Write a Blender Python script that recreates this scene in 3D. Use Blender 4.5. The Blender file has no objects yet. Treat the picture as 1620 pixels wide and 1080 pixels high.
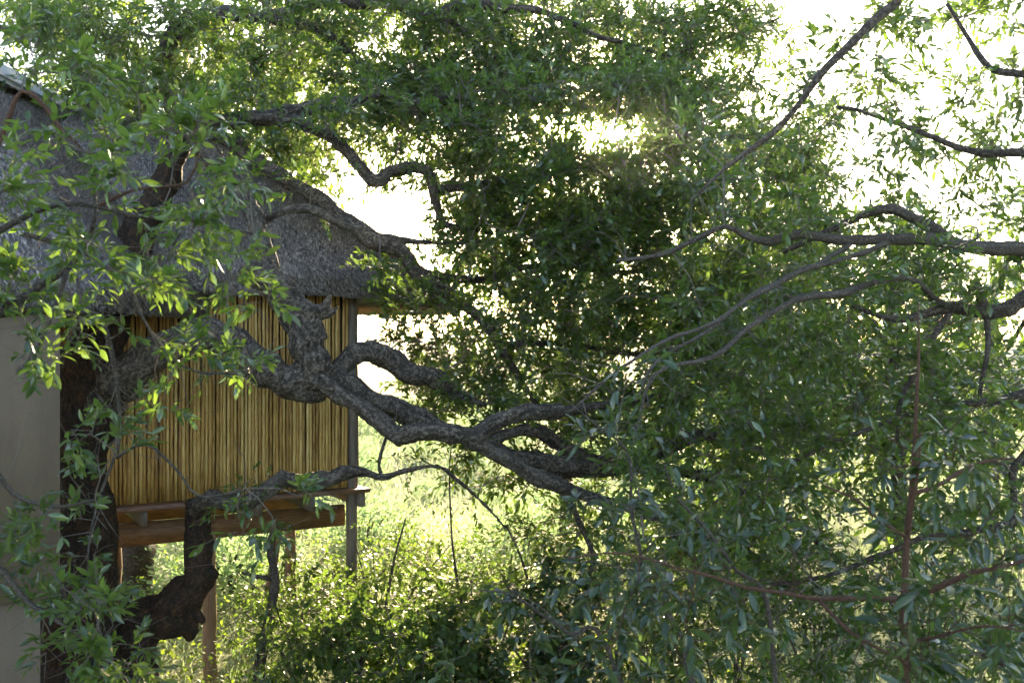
import bpy, math, random
import numpy as np
from mathutils import Vector, Matrix

HAZE = 0.0006
rng = np.random.default_rng(11)
random.seed(11)
scene = bpy.context.scene
C = scene.collection

# ------------------------------------------------------------------ camera, sky, sun, exposure
F = 1575.0                      # focal length in photo pixels (35 mm lens)
CAM = np.array([0.0, 0.0, 3.5])
cam = bpy.data.cameras.new('camera')
cam.lens = 35.0
cam.sensor_width = 36.0
cam.clip_end = 3000.0
cam.dof.use_dof = True
cam.dof.focus_distance = 9.0
cam.dof.aperture_fstop = 2.8
cam_ob = bpy.data.objects.new('camera', cam)
C.objects.link(cam_ob)
cam_ob.location = CAM
cam_ob.rotation_euler = (math.radians(90), 0, 0)
scene.camera = cam_ob

SUN_AZ = math.radians(3.8)      # to the right of straight ahead
SUN_EL = math.radians(11.9)
sun_dir = Vector((math.sin(SUN_AZ) * math.cos(SUN_EL), math.cos(SUN_AZ) * math.cos(SUN_EL), math.sin(SUN_EL)))
world = bpy.data.worlds.new('World')
scene.world = world
world.use_nodes = True
wn = world.node_tree.nodes
wl = world.node_tree.links
wn.clear()
w_out = wn.new('ShaderNodeOutputWorld')
w_bg = wn.new('ShaderNodeBackground')
sky = wn.new('ShaderNodeTexSky')
sky.sky_type = 'NISHITA'
sky.sun_disc = False
sky.sun_elevation = SUN_EL
sky.sun_rotation = SUN_AZ
sky.altitude = 300
sky.air_density = 0.85
sky.dust_density = 1.3
sky.ozone_density = 0.2
w_bg.inputs['Strength'].default_value = 0.15
wl.new(sky.outputs[0], w_bg.inputs['Color'])
# the glare of the low sun itself in the sky, warm, falling off round its direction
w_tc = wn.new('ShaderNodeTexCoord')
w_dot = wn.new('ShaderNodeVectorMath'); w_dot.operation = 'DOT_PRODUCT'
w_nrm = wn.new('ShaderNodeVectorMath'); w_nrm.operation = 'NORMALIZE'
wl.new(w_tc.outputs['Generated'], w_nrm.inputs[0])
wl.new(w_nrm.outputs[0], w_dot.inputs[0]); w_dot.inputs[1].default_value = sun_dir
def w_lobe(power, col, strength):
    m = wn.new('ShaderNodeMath'); m.operation = 'POWER'; m.use_clamp = True
    mx = wn.new('ShaderNodeMath'); mx.operation = 'MAXIMUM'; mx.inputs[1].default_value = 0.0
    wl.new(w_dot.outputs['Value'], mx.inputs[0]); wl.new(mx.outputs[0], m.inputs[0]); m.inputs[1].default_value = power
    g = wn.new('ShaderNodeBackground'); g.inputs['Color'].default_value = (*col, 1)
    k = wn.new('ShaderNodeMath'); k.operation = 'MULTIPLY'; k.inputs[1].default_value = strength
    wl.new(m.outputs[0], k.inputs[0]); wl.new(k.outputs[0], g.inputs['Strength'])
    return g
def w_add(a, b):
    n = wn.new('ShaderNodeAddShader'); wl.new(a.outputs[0], n.inputs[0]); wl.new(b.outputs[0], n.inputs[1]); return n
w_sum = w_add(w_add(w_bg, w_lobe(6000, (1.0, .62, .17), 120.0)), w_lobe(700, (1.0, .58, .15), 9.0))
wl.new(w_sum.outputs[0], w_out.inputs['Surface'])

sun = bpy.data.lights.new('sun', 'SUN')
sun.energy = 5.0
sun.angle = math.radians(0.6)
sun.color = (1.0, 0.79, 0.50)
sun_ob = bpy.data.objects.new('sun', sun)
C.objects.link(sun_ob)
sun_ob.rotation_euler = (-sun_dir).to_track_quat('-Z', 'Y').to_euler()

scene.view_settings.view_transform = 'Standard'
scene.view_settings.look = 'None'
scene.view_settings.gamma = 1.0
scene.view_settings.use_curve_mapping = False
scene.view_settings.exposure = 2.4
scene.render.engine = 'CYCLES'
cy = scene.cycles
cy.max_bounces = 5
cy.diffuse_bounces = 3
cy.use_adaptive_sampling = True
cy.adaptive_threshold = 0.03
cy.glossy_bounces = 2
cy.transmission_bounces = 4
cy.transparent_max_bounces = 4
cy.caustics_reflective = False
cy.caustics_refractive = False
cy.sample_clamp_indirect = 6.0
cy.debug_use_spatial_splits = True
cy.use_denoising = True
cy.denoiser = 'OPENIMAGEDENOISE'
cy.denoising_input_passes = 'RGB_ALBEDO_NORMAL'

# ------------------------------------------------------------------ helpers
def at(x, y, d):
    """photo pixel + distance in metres -> a point of the place"""
    return np.array([(x - 810.0) / F * d, d, 3.5 - (y - 540.0) / F * d])

def _hash(ix, iy, iz, s):
    h = (ix * 374761393 + iy * 668265263 + iz * 2147483647 + s * 1274126177) & 0xFFFFFFFF
    h = ((h ^ (h >> 13)) * 1274126177) & 0xFFFFFFFF
    return ((h ^ (h >> 16)) & 0xFFFF) / 65535.0

def noise3(p, s=0):
    p = np.asarray(p, float)
    i = np.floor(p).astype(np.int64)
    f = p - i
    f = f * f * (3 - 2 * f)
    r = 0
    for dx in (0, 1):
        for dy in (0, 1):
            for dz in (0, 1):
                w = (f[..., 0] if dx else 1 - f[..., 0]) * (f[..., 1] if dy else 1 - f[..., 1]) * (f[..., 2] if dz else 1 - f[..., 2])
                r = r + w * _hash(i[..., 0] + dx, i[..., 1] + dy, i[..., 2] + dz, s)
    return r * 2 - 1

def unit(v):
    v = np.asarray(v, float)
    return v / np.maximum(np.linalg.norm(v, axis=-1, keepdims=True), 1e-9)

def tag(o, label=None, cat=None, group=None, kind=None):
    if label: o['label'] = label
    if cat: o['category'] = cat
    if group: o['group'] = group
    if kind: o['kind'] = kind
    return o

def empty(name, loc, label, cat, group=None):
    o = bpy.data.objects.new(name, None)
    o.empty_display_size = 0.2
    C.objects.link(o)
    o.location = loc
    return tag(o, label, cat, group)

def link(name, me, parent=None, kind=None, label=None):
    """links a mesh whose vertices are world coordinates; under a parent they become local to it"""
    o = bpy.data.objects.new(name, me)
    C.objects.link(o)
    if parent is not None:
        o.parent = parent
        base = parent
        off = Vector((0, 0, 0))
        while base is not None:
            off += base.location
            base = base.parent
        o.location = -off
    if kind: o['kind'] = kind
    if label: o['label'] = label
    return o

def np_mesh(name, V, faces_by_n, mat, smooth=False, attrs=None):
    """faces_by_n: list of int arrays (F, n)"""
    me = bpy.data.meshes.new(name)
    V = np.asarray(V, np.float32)
    me.vertices.add(len(V))
    me.vertices.foreach_set('co', V.ravel())
    loops, starts, n0 = [], [], 0
    for f in faces_by_n:
        f = np.asarray(f, np.int32)
        if len(f) == 0:
            continue
        k = f.shape[1]
        loops.append(f.ravel())
        starts.append(n0 + np.arange(len(f), dtype=np.int32) * k)
        n0 += f.size
    loops = np.concatenate(loops); starts = np.concatenate(starts)
    me.loops.add(len(loops))
    me.loops.foreach_set('vertex_index', loops)
    me.polygons.add(len(starts))
    me.polygons.foreach_set('loop_start', starts)
    if smooth:
        me.polygons.foreach_set('use_smooth', np.ones(len(starts), bool))
    for an, arr in (attrs or {}).items():
        a = me.attributes.new(an, 'FLOAT', 'POINT')
        a.data.foreach_set('value', np.asarray(arr, np.float32))
    me.update(calc_edges=True)
    me.validate()
    if mat: me.materials.append(mat)
    return me

class MB:
    """collects vertices, triangles and quads"""
    def __init__(self):
        self.v, self.q, self.t, self.a, self.n = [], [], [], [], 0
    def add(self, v, q=None, t=None, a=None):
        v = np.asarray(v, float)
        self.v.append(v)
        self.a.append(np.full(len(v), random.random()) if a is None else np.asarray(a, float))
        if q is not None and len(q): self.q.append(np.asarray(q, int) + self.n)
        if t is not None and len(t): self.t.append(np.asarray(t, int) + self.n)
        self.n += len(v)
    def box(self, o, ax, ay, az):
        """box from corner o with edge vectors"""
        o, ax, ay, az = (np.asarray(k, float) for k in (o, ax, ay, az))
        v = [o + i * ax + j * ay + k * az for k in (0, 1) for j in (0, 1) for i in (0, 1)]
        q = [(0, 2, 3, 1), (4, 5, 7, 6), (0, 1, 5, 4), (2, 6, 7, 3), (0, 4, 6, 2), (1, 3, 7, 5)]
        self.add(v, q)
    def tube(self, P, R, sides=8, cap=True, rough=0.0):
        v, q, t = tube(P, R, sides, cap, rough)
        self.add(v, q, t)
    def mesh(self, name, mat, smooth=False):
        fs = []
        if self.q: fs.append(np.concatenate(self.q))
        if self.t: fs.append(np.concatenate(self.t))
        return np_mesh(name, np.concatenate(self.v), fs, mat, smooth, {'rnd': np.concatenate(self.a)})
    def build(self, name, mat, parent=None, smooth=False, kind=None, label=None):
        return link(name, self.mesh(name, mat, smooth), parent, kind, label)

def tube(P, R, sides=8, cap=True, rough=0.0):
    P = np.asarray(P, float); R = np.broadcast_to(np.asarray(R, float), (len(P),))
    T = np.gradient(P, axis=0); T = unit(T)
    ref = np.array([0.0, 0, 1]) if abs(T[0][2]) < 0.8 else np.array([1.0, 0, 0])
    u = unit(np.cross(T[0], ref)); U = []
    for k in range(len(P)):
        u = unit(u - T[k] * np.dot(u, T[k])); U.append(u)
    U = np.array(U); W = np.cross(T, U)
    th = np.arange(sides) * 2 * math.pi / sides
    ring = np.cos(th)[None, :, None] * U[:, None, :] + np.sin(th)[None, :, None] * W[:, None, :]
    rr = R[:, None] * np.ones((1, sides))
    if rough:
        rr = rr * (1 + rough * noise3((P[:, None, :] + ring * R[:, None, None]) * (1.1 / max(R.mean(), 1e-3)), 5))
    V = (P[:, None, :] + ring * rr[:, :, None]).reshape(-1, 3)
    n = len(P); i = np.arange(n - 1)[:, None] * sides; j = np.arange(sides)[None, :]; j2 = (j + 1) % sides
    q = np.stack([i + j, i + j2, i + sides + j2, i + sides + j], -1).reshape(-1, 4)
    t = []
    if cap:
        V = np.vstack([V, P[0], P[-1]])
        a, b = n * sides, n * sides + 1
        for k in range(sides):
            k2 = (k + 1) % sides
            t.append((a, k2, k)); t.append((b, (n - 1) * sides + k, (n - 1) * sides + k2))
    return V, q, np.array(t, int).reshape(-1, 3)

def spline(P, R, step):
    """Catmull-Rom resampling of a path with radii"""
    P = np.asarray(P, float); R = np.asarray(R, float)
    Q = np.vstack([2 * P[0] - P[1], P, 2 * P[-1] - P[-2]])
    out, rad = [], []
    for k in range(len(P) - 1):
        p0, p1, p2, p3 = Q[k:k + 4]
        n = max(2, int(np.linalg.norm(p2 - p1) / step))
        t = (np.arange(n) / n)[:, None]
        out.append(0.5 * (2 * p1 + (p2 - p0) * t + (2 * p0 - 5 * p1 + 4 * p2 - p3) * t ** 2 + (3 * p1 - p0 - 3 * p2 + p3) * t ** 3))
        rad.append(R[k] + (R[k + 1] - R[k]) * t[:, 0])
    out.append(P[-1:]); rad.append(R[-1:])
    return np.vstack(out), np.concatenate(rad)

# ------------------------------------------------------------------ materials
def material(name):
    m = bpy.data.materials.new(name)
    m.use_nodes = True
    nt = m.node_tree
    b = nt.nodes['Principled BSDF']
    return m, nt, b

def N(nt, kind, **kw):
    n = nt.nodes.new(kind)
    for k, v in kw.items():
        if k in n.inputs.keys(): n.inputs[k].default_value = v
        else: setattr(n, k, v)
    return n

def ramp(nt, stops):
    r = nt.nodes.new('ShaderNodeValToRGB')
    e = r.color_ramp.elements
    while len(e) < len(stops): e.new(0.5)
    for k, (p, c) in enumerate(stops):
        e[k].position = p; e[k].color = (*c, 1)
    return r

def leaf_mat(name, dark, mid, light, trans, tfac=0.42, rough=0.38, by_object=False, spec=0.5):
    m, nt, b = material(name)
    L = nt.links
    if by_object:
        src = N(nt, 'ShaderNodeObjectInfo').outputs['Random']
    else:
        src = N(nt, 'ShaderNodeAttribute', attribute_name='rnd').outputs['Fac']
    r = ramp(nt, [(0.0, dark), (0.55, mid), (1.0, light)])
    L.new(src, r.inputs[0])
    geo = N(nt, 'ShaderNodeNewGeometry')
    pale = N(nt, 'ShaderNodeMixRGB', blend_type='MIX')          # paler underside
    pale.inputs[2].default_value = (light[0] * 1.1 + .02, light[1] * 1.1 + .02, light[2] * 1.3 + .03, 1)
    mul = N(nt, 'ShaderNodeMath', operation='MULTIPLY'); mul.inputs[1].default_value = 0.45
    L.new(geo.outputs['Backfacing'], mul.inputs[0])
    L.new(mul.outputs[0], pale.inputs[0]); L.new(r.outputs[0], pale.inputs[1])
    L.new(pale.outputs[0], b.inputs['Base Color'])
    b.inputs['Roughness'].default_value = rough
    b.inputs['Specular IOR Level'].default_value = spec
    tr = N(nt, 'ShaderNodeBsdfTranslucent')
    tm = N(nt, 'ShaderNodeMixRGB', blend_type='MULTIPLY'); tm.inputs[0].default_value = 0.55
    tm.inputs[1].default_value = (*trans, 1)
    sc = N(nt, 'ShaderNodeMixRGB', blend_type='MULTIPLY'); sc.inputs[0].default_value = 1
    sc.inputs[2].default_value = (5.5, 5.5, 5.5, 1)
    L.new(r.outputs[0], sc.inputs[1]); L.new(sc.outputs[0], tm.inputs[2]); L.new(tm.outputs[0], tr.inputs['Color'])
    mix = N(nt, 'ShaderNodeMixShader'); mix.inputs[0].default_value = tfac
    L.new(b.outputs[0], mix.inputs[1]); L.new(tr.outputs[0], mix.inputs[2])
    L.new(mix.outputs[0], nt.nodes['Material Output'].inputs['Surface'])
    return m

LM = dict(dark=(0.018, 0.031, 0.009), mid=(0.035, 0.064, 0.013), light=(0.085, 0.12, 0.025), trans=(0.38, 0.55, 0.09), tfac=.40, rough=.22, spec=1.0)
M_leaf = leaf_mat('leaf_green', **LM)
M_leaf_o = leaf_mat('leaf_green_single', by_object=True, **LM)
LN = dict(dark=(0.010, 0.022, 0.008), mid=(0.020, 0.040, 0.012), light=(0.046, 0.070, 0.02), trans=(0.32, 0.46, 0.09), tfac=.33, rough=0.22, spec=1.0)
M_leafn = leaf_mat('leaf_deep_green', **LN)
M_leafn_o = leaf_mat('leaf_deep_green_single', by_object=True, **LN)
M_leaf_r = leaf_mat('leaf_round_matt', **{**LM, 'rough': .5, 'spec': .4})
M_leaf_y = leaf_mat('leaf_yellow_green', dark=(0.06, 0.10, 0.02), mid=(0.10, 0.15, 0.03), light=(0.16, 0.20, 0.04), trans=(0.50, 0.60, 0.08), tfac=.45, rough=.6)
M_bush = leaf_mat('leaf_pale_bush', dark=(0.11, 0.14, 0.075), mid=(0.18, 0.215, 0.12), light=(0.27, 0.30, 0.18), trans=(0.42, 0.58, 0.32), tfac=.45, rough=.6)
M_grass = leaf_mat('grass_blade', dark=(0.11, 0.15, 0.05), mid=(0.18, 0.21, 0.085), light=(0.33, 0.31, 0.17), trans=(0.52, 0.62, 0.46), tfac=.45, rough=.5)

def bark_mat(name, dark, mid, light, scale=1.0, lichen=None):
    m, nt, b = material(name)
    L = nt.links
    tc = N(nt, 'ShaderNodeTexCoord')
    n1 = N(nt, 'ShaderNodeTexNoise', Scale=48 * scale, Detail=8.0, Roughness=0.65)
    n2 = N(nt, 'ShaderNodeTexNoise', Scale=3.0 * scale, Detail=3.0)
    L.new(tc.outputs['Object'], n1.inputs['Vector']); L.new(tc.outputs['Object'], n2.inputs['Vector'])
    r = ramp(nt, [(0.3, dark), (0.55, mid), (0.78, light)])
    at_ = N(nt, 'ShaderNodeAttribute', attribute_name='ridge')
    ad = N(nt, 'ShaderNodeMath', operation='MULTIPLY_ADD'); ad.inputs[1].default_value = 0.55
    L.new(at_.outputs['Fac'], ad.inputs[0]); L.new(n1.outputs[0], ad.inputs[2]); L.new(ad.outputs[0], r.inputs[0])
    if lichen:
        mx = N(nt, 'ShaderNodeMixRGB'); mx.inputs[2].default_value = (*lichen, 1)
        lr = ramp(nt, [(0.5, (0, 0, 0)), (0.75, (.5, .5, .5))])
        L.new(n2.outputs[0], lr.inputs[0]); L.new(lr.outputs[0], mx.inputs[0])
        L.new(r.outputs[0], mx.inputs[1]); L.new(mx.outputs[0], b.inputs['Base Color'])
    else:
        L.new(r.outputs[0], b.inputs['Base Color'])
    b.inputs['Roughness'].default_value = 0.85
    b.inputs['Specular IOR Level'].default_value = 0.25
    bp = N(nt, 'ShaderNodeBump', Strength=0.7, Distance=0.012)
    L.new(n1.outputs[0], bp.inputs['Height']); L.new(bp.outputs[0], b.inputs['Normal'])
    return m

M_bark = bark_mat('bark_dark', (0.010, 0.0075, 0.006), (0.046, 0.035, 0.028), (0.18, 0.145, 0.122), lichen=(0.10, 0.084, 0.072))
M_bark_burnt_shade = bark_mat('bark_charred_and_shade', (0.008, 0.006, 0.005), (0.02, 0.013, 0.009), (0.075, 0.035, 0.016))  # charred wood of the stump; also the gnarled trunk's painted-in shade
M_bark_pale = bark_mat('bark_grey', (0.018, 0.014, 0.011), (0.062, 0.049, 0.041), (0.19, 0.16, 0.14), 2.0)
M_bark_red = bark_mat('bark_red_brown', (0.035, 0.017, 0.011), (0.085, 0.042, 0.028), (0.15, 0.082, 0.06), 2.0)
M_twig = bark_mat('twig_grey', (0.07, 0.055, 0.045), (0.17, 0.14, 0.12), (0.34, 0.30, 0.26), 4.0)

def wood_mat(name, c1, c2, c3, stretch=(1, 1, 14), rough=0.6, by_object=True, scale=9):
    m, nt, b = material(name)
    L = nt.links
    tc = N(nt, 'ShaderNodeTexCoord')
    mp = N(nt, 'ShaderNodeMapping'); mp.inputs['Scale'].default_value = tuple(1 if s == 1 else 1.0 / s for s in stretch)
    L.new(tc.outputs['Object'], mp.inputs['Vector'])
    oi = N(nt, 'ShaderNodeObjectInfo')
    n1 = N(nt, 'ShaderNodeTexNoise', Scale=scale * 6.0, Detail=5.0, Roughness=0.6, noise_dimensions='4D')
    L.new(mp.outputs[0], n1.inputs['Vector'])
    k = N(nt, 'ShaderNodeMath', operation='MULTIPLY'); k.inputs[1].default_value = 40.0
    L.new(oi.outputs['Random'], k.inputs[0]); L.new(k.outputs[0], n1.inputs['W'])
    r = ramp(nt, [(0.25, c1), (0.5, c2), (0.8, c3)])
    ad = N(nt, 'ShaderNodeMath', operation='MULTIPLY_ADD'); ad.inputs[1].default_value = 0.3 if by_object else 0
    sb = N(nt, 'ShaderNodeMath', operation='SUBTRACT'); sb.inputs[1].default_value = 0.5
    L.new(oi.outputs['Random'], sb.inputs[0]); L.new(sb.outputs[0], ad.inputs[0])
    L.new(n1.outputs[0], ad.inputs[2]); L.new(ad.outputs[0], r.inputs[0])
    L.new(r.outputs[0], b.inputs['Base Color'])
    b.inputs['Roughness'].default_value = rough
    bp = N(nt, 'ShaderNodeBump', Strength=0.35, Distance=0.004)
    L.new(n1.outputs[0], bp.inputs['Height']); L.new(bp.outputs[0], b.inputs['Normal'])
    return m

M_reed = wood_mat('reed_golden', (0.19, 0.088, 0.022), (0.47, 0.275, 0.075), (0.74, 0.53, 0.22), (1, 1, 10), 0.5)
M_post = wood_mat('post_brown', (0.13, 0.07, 0.04), (0.24, 0.13, 0.07), (0.33, 0.2, 0.12), (1, 1, 12))
M_post_grey = wood_mat('post_weathered', (0.07, 0.05, 0.04), (0.14, 0.11, 0.09), (0.22, 0.18, 0.15), (1, 1, 12))
M_beam = wood_mat('beam_orange', (0.10, 0.05, 0.022), (0.21, 0.105, 0.042), (0.32, 0.17, 0.07), (14, 3, 1))
M_board = wood_mat('board_red_brown', (0.11, 0.055, 0.038), (0.20, 0.105, 0.073), (0.34, 0.2, 0.14), (14, 3, 1))
M_eave = wood_mat('eave_pole_orange', (0.20, 0.10, 0.03), (0.34, 0.18, 0.06), (0.42, 0.25, 0.1), (6, 6, 1))

def thatch_mat():
    m, nt, b = material('thatch_grey')
    L = nt.links
    tc = N(nt, 'ShaderNodeTexCoord')
    n1 = N(nt, 'ShaderNodeTexNoise', Scale=55.0, Detail=4.0)
    n2 = N(nt, 'ShaderNodeTexNoise', Scale=1.6, Detail=3.0)
    L.new(tc.outputs['Object'], n1.inputs['Vector']); L.new(tc.outputs['Object'], n2.inputs['Vector'])
    a = N(nt, 'ShaderNodeAttribute', attribute_name='rnd')
    r = ramp(nt, [(0.0, (0.036, 0.030, 0.031)), (0.5, (0.20, 0.172, 0.178)), (1.0, (0.54, 0.48, 0.485))])
    s = N(nt, 'ShaderNodeMath', operation='MULTIPLY_ADD'); s.inputs[1].default_value = 0.5
    L.new(n2.outputs[0], s.inputs[0]); 
    s2 = N(nt, 'ShaderNodeMath', operation='SUBTRACT'); s2.inputs[1].default_value = 0.25
    L.new(a.outputs['Fac'], s2.inputs[0]); L.new(s2.outputs[0], s.inputs[2])
    L.new(s.outputs[0], r.inputs[0]); L.new(r.outputs[0], b.inputs['Base Color'])
    b.inputs['Roughness'].default_value = 0.8
    bp = N(nt, 'ShaderNodeBump', Strength=0.3, Distance=0.006)
    L.new(n1.outputs[0], bp.inputs['Height']); L.new(bp.outputs[0], b.inputs['Normal'])
    return m
M_thatch = thatch_mat()

def plaster_mat(name, c, var=0.12, bump=0.25, scale=40.0):
    m, nt, b = material(name)
    L = nt.links
    tc = N(nt, 'ShaderNodeTexCoord')
    n1 = N(nt, 'ShaderNodeTexNoise', Scale=scale, Detail=6.0)
    n2 = N(nt, 'ShaderNodeTexNoise', Scale=1.3, Detail=5.0, Roughness=.6)
    L.new(tc.outputs['Object'], n1.inputs['Vector']); L.new(tc.outputs['Object'], n2.inputs['Vector'])
    r = ramp(nt, [(0.25, tuple(k * (1 - var) for k in c)), (0.75, tuple(k * (1 + var) for k in c))])
    mp = N(nt, 'ShaderNodeMapping'); mp.inputs['Scale'].default_value = (7, 7, .5)
    n3 = N(nt, 'ShaderNodeTexNoise', Scale=1.0, Detail=6.0, Roughness=.7)
    L.new(tc.outputs['Object'], mp.inputs['Vector']); L.new(mp.outputs[0], n3.inputs['Vector'])
    av = N(nt, 'ShaderNodeMath', operation='MULTIPLY_ADD'); av.inputs[1].default_value = .5
    hf = N(nt, 'ShaderNodeMath', operation='MULTIPLY'); hf.inputs[1].default_value = .5
    L.new(n3.outputs[0], hf.inputs[0]); L.new(n2.outputs[0], av.inputs[0]); L.new(hf.outputs[0], av.inputs[2])
    L.new(av.outputs[0], r.inputs[0]); L.new(r.outputs[0], b.inputs['Base Color'])
    b.inputs['Roughness'].default_value = 0.9
    bp = N(nt, 'ShaderNodeBump', Strength=bump, Distance=0.006)
    L.new(n1.outputs[0], bp.inputs['Height']); L.new(bp.outputs[0], b.inputs['Normal'])
    return m
M_plaster = plaster_mat('plaster_taupe', (0.20, 0.147, 0.105), 0.3, .6)
M_cap = plaster_mat('ridge_cap_grey', (0.55, 0.55, 0.57), 0.06)
M_dark = plaster_mat('reed_backing', (0.05, 0.035, 0.02))
M_floor_dark = plaster_mat('plinth_dark', (0.10, 0.085, 0.07))

def ground_mat():
    m, nt, b = material('ground_grass_soil')
    L = nt.links
    tc = N(nt, 'ShaderNodeTexCoord')
    n1 = N(nt, 'ShaderNodeTexNoise', Scale=0.35, Detail=8.0, Roughness=.65)
    n2 = N(nt, 'ShaderNodeTexNoise', Scale=9.0, Detail=5.0)
    L.new(tc.outputs['Object'], n1.inputs['Vector']); L.new(tc.outputs['Object'], n2.inputs['Vector'])
    r = ramp(nt, [(0.3, (0.12, 0.15, 0.06)), (0.5, (0.20, 0.22, 0.10)), (0.72, (0.32, 0.29, 0.18))])
    L.new(n1.outputs[0], r.inputs[0]); L.new(r.outputs[0], b.inputs['Base Color'])
    b.inputs['Roughness'].default_value = 0.95
    bp = N(nt, 'ShaderNodeBump', Strength=1.0, Distance=0.15)
    L.new(n2.outputs[0], bp.inputs['Height']); L.new(bp.outputs[0], b.inputs['Normal'])
    return m
M_ground = ground_mat()
M_hill = plaster_mat('hill_scrub', (0.10, 0.13, 0.07), 0.5, 0.5, 0.3)

# ------------------------------------------------------------------ ground, hills
def gz(x, y):
    x = np.asarray(x, float); y = np.asarray(y, float)
    p = np.stack([x * 0.09, y * 0.09, np.zeros_like(x)], -1)
    z = 0.35 * noise3(p, 3) * np.clip((np.hypot(x, y) - 6) / 20, 0.15, 1)
    return z - 0.9 * np.clip((y - 14) / 40, 0, 1) + 0.25 * np.clip((8 - y) / 8, 0, 1)

rad = np.concatenate([[0.0], 1.5 * 1.075 ** np.arange(95)])
ang = np.linspace(0, 2 * math.pi, 145)[:-1]
gx = rad[:, None] * np.sin(ang)[None]; gy = rad[:, None] * np.cos(ang)[None]
gv = np.stack([gx, gy, gz(gx, gy)], -1).reshape(-1, 3)
na = len(ang)
i = np.arange(len(rad) - 1)[:, None] * na; j = np.arange(na)[None]; j2 = (j + 1) % na
gq = np.stack([i + j, i + na + j, i + na + j2, i + j2], -1).reshape(-1, 4)
tag(link('ground', np_mesh('ground', gv, [gq], M_ground, True)), 'grassy sunlit valley floor under and beyond the hut', kind='structure')

def hill_ring(name, dist, h, seed):
    a = np.linspace(-math.pi, math.pi, 240)
    prof = np.array([0, .35, .7, .92, 1.0, .9, .4])
    off = np.array([0, 30, 70, 110, 160, 220, 320.])
    hh = h * (0.55 + 0.45 * noise3(np.stack([np.sin(a) * 2.3, np.cos(a) * 2.3, a * 0 + seed], -1), 9))
    r = dist + off[None, :] * np.ones((len(a), 1))
    v = np.stack([np.sin(a)[:, None] * r, np.cos(a)[:, None] * r, -3 + hh[:, None] * prof[None]], -1)
    k = len(prof)
    ii = np.arange(len(a) - 1)[:, None] * k; jj = np.arange(k - 1)[None]
    q = np.stack([ii + jj, ii + k + jj, ii + k + jj + 1, ii + jj + 1], -1).reshape(-1, 4)
    return tag(link(name, np_mesh(name, v.reshape(-1, 3), [q], M_hill, True)), 'low pale hills beyond the valley', kind='structure')
hill_ring('hills', 420, 16, 1)

# ------------------------------------------------------------------ reed hut on stilts
WL = np.array([-4.06, 9.4, 0]); WR = np.array([-1.71, 10.8, 0])
wd = unit(WR - WL); wnrm = np.array([wd[1], -wd[0], 0.0])      # outward normal, towards the camera
DECK, EAVE = 1.92, 4.15
Zv = np.array([0, 0, 1.0])
hut = empty('reed_hut', tuple((WL + WR) / 2), 'reed-walled hut on wooden stilts with a grey thatched roof', 'hut')
hut_base = Vector(hut.location)

wl0 = WL - wd * 0.55
wlen = float(np.linalg.norm(WR - wl0))
b = MB(); b.box(wl0 - wnrm * 0.06 + Zv * DECK, wd * (wlen - .05), wnrm * 0.03, Zv * 2.3)
wall = b.build('wall', M_dark, hut)
# the side wall going back from the corner post, and the inner floor side
b = MB(); b.box(WR - wnrm * 0.10 + Zv * DECK - wd * .06, wd * 0.03, -wnrm * 2.2, Zv * 2.3)
b.build('side_wall', M_dark, hut)
reed_meshes = []
for k in range(8):
    n = 9
    zz = np.linspace(0, 2.28, n)
    x = np.cumsum(rng.normal(0, 0.0018, n)); x -= np.linspace(x[0], x[-1], n) * .8
    y = np.cumsum(rng.normal(0, 0.0015, n)); y -= np.linspace(y[0], y[-1], n) * .8
    r0 = 0.0152 + 0.0022 * rng.random()
    r = r0 * np.linspace(1.12, 0.86, n) * (1 + 0.05 * rng.normal(size=n))
    mb = MB(); mb.tube(np.stack([x, y, zz], -1), r, 7, True)
    reed_meshes.append(mb.mesh('reed', M_reed, True))
s = 0.0
while s < wlen - 0.07:
    o = bpy.data.objects.new('reed', reed_meshes[rng.integers(8)])
    C.objects.link(o); o.parent = wall
    p = wl0 + wd * s + wnrm * (0.012 + 0.006 * rng.random()) + Zv * (DECK + 0.01)
    o.location = Vector(p)
    o.rotation_euler = (rng.normal(0, .0012), rng.normal(0, .0035), rng.random() * 6.28)
    sc = 0.93 + 0.15 * rng.random()
    o.scale = (sc, sc, 1)
    s += 0.0362 * (0.94 + 0.12 * rng.random())

def post(name, p, z0, z1, r, mat, lean=(0, 0), rough=.05):
    n = 12
    zz = np.linspace(z0, z1, n)
    P = np.stack([p[0] + lean[0] * np.linspace(0, 1, n) + .006 * rng.normal(size=n), p[1] + lean[1] * np.linspace(0, 1, n), zz], -1)
    mb = MB(); mb.tube(P, r * np.linspace(1.05, .95, n), 14, True, rough)
    return mb.build(name, mat, hut, True)
post('post', WR - wd * .025, -.3, EAVE + .1, .06, M_post_grey)
post('post', at(155, 900, 9.15) * [1, 1, 0], -.3, DECK - .27, .085, M_post)
post('post', at(331, 900, 9.75) * [1, 1, 0], -.3, DECK - .27, .066, M_post)
post('post', WR - wnrm * 2.2, -.3, DECK - .27, .07, M_post)
post('post', WL - wnrm * 1.9 + wd * .6, -.3, DECK - .27, .07, M_post)
post('brace', at(405, 930, 11.2) * [1, 1, 0], -.2, 1.5, .05, M_post, (.25, .1))
# deck boards along the wall
for k in range(14):
    b = MB()
    o = wl0 + wnrm * (0.17 - k * 0.148) + Zv * (DECK - 0.042)
    b.box(o - wd * (.02 * rng.random()), wd * (wlen + 0.11 + .012 * rng.random()), -wnrm * 0.14, Zv * 0.042)
    b.build('deck_board', M_board, hut)
# joists across, under the boards
for k in range(7):
    b = MB()
    o = WR + wd * (0.07 - k * 0.56) + wnrm * 0.135 + Zv * (DECK - 0.155 - .042)
    b.box(o, -wd * 0.055, -wnrm * 2.1, Zv * 0.154)
    b.build('joist', M_post_grey, hut)
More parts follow.
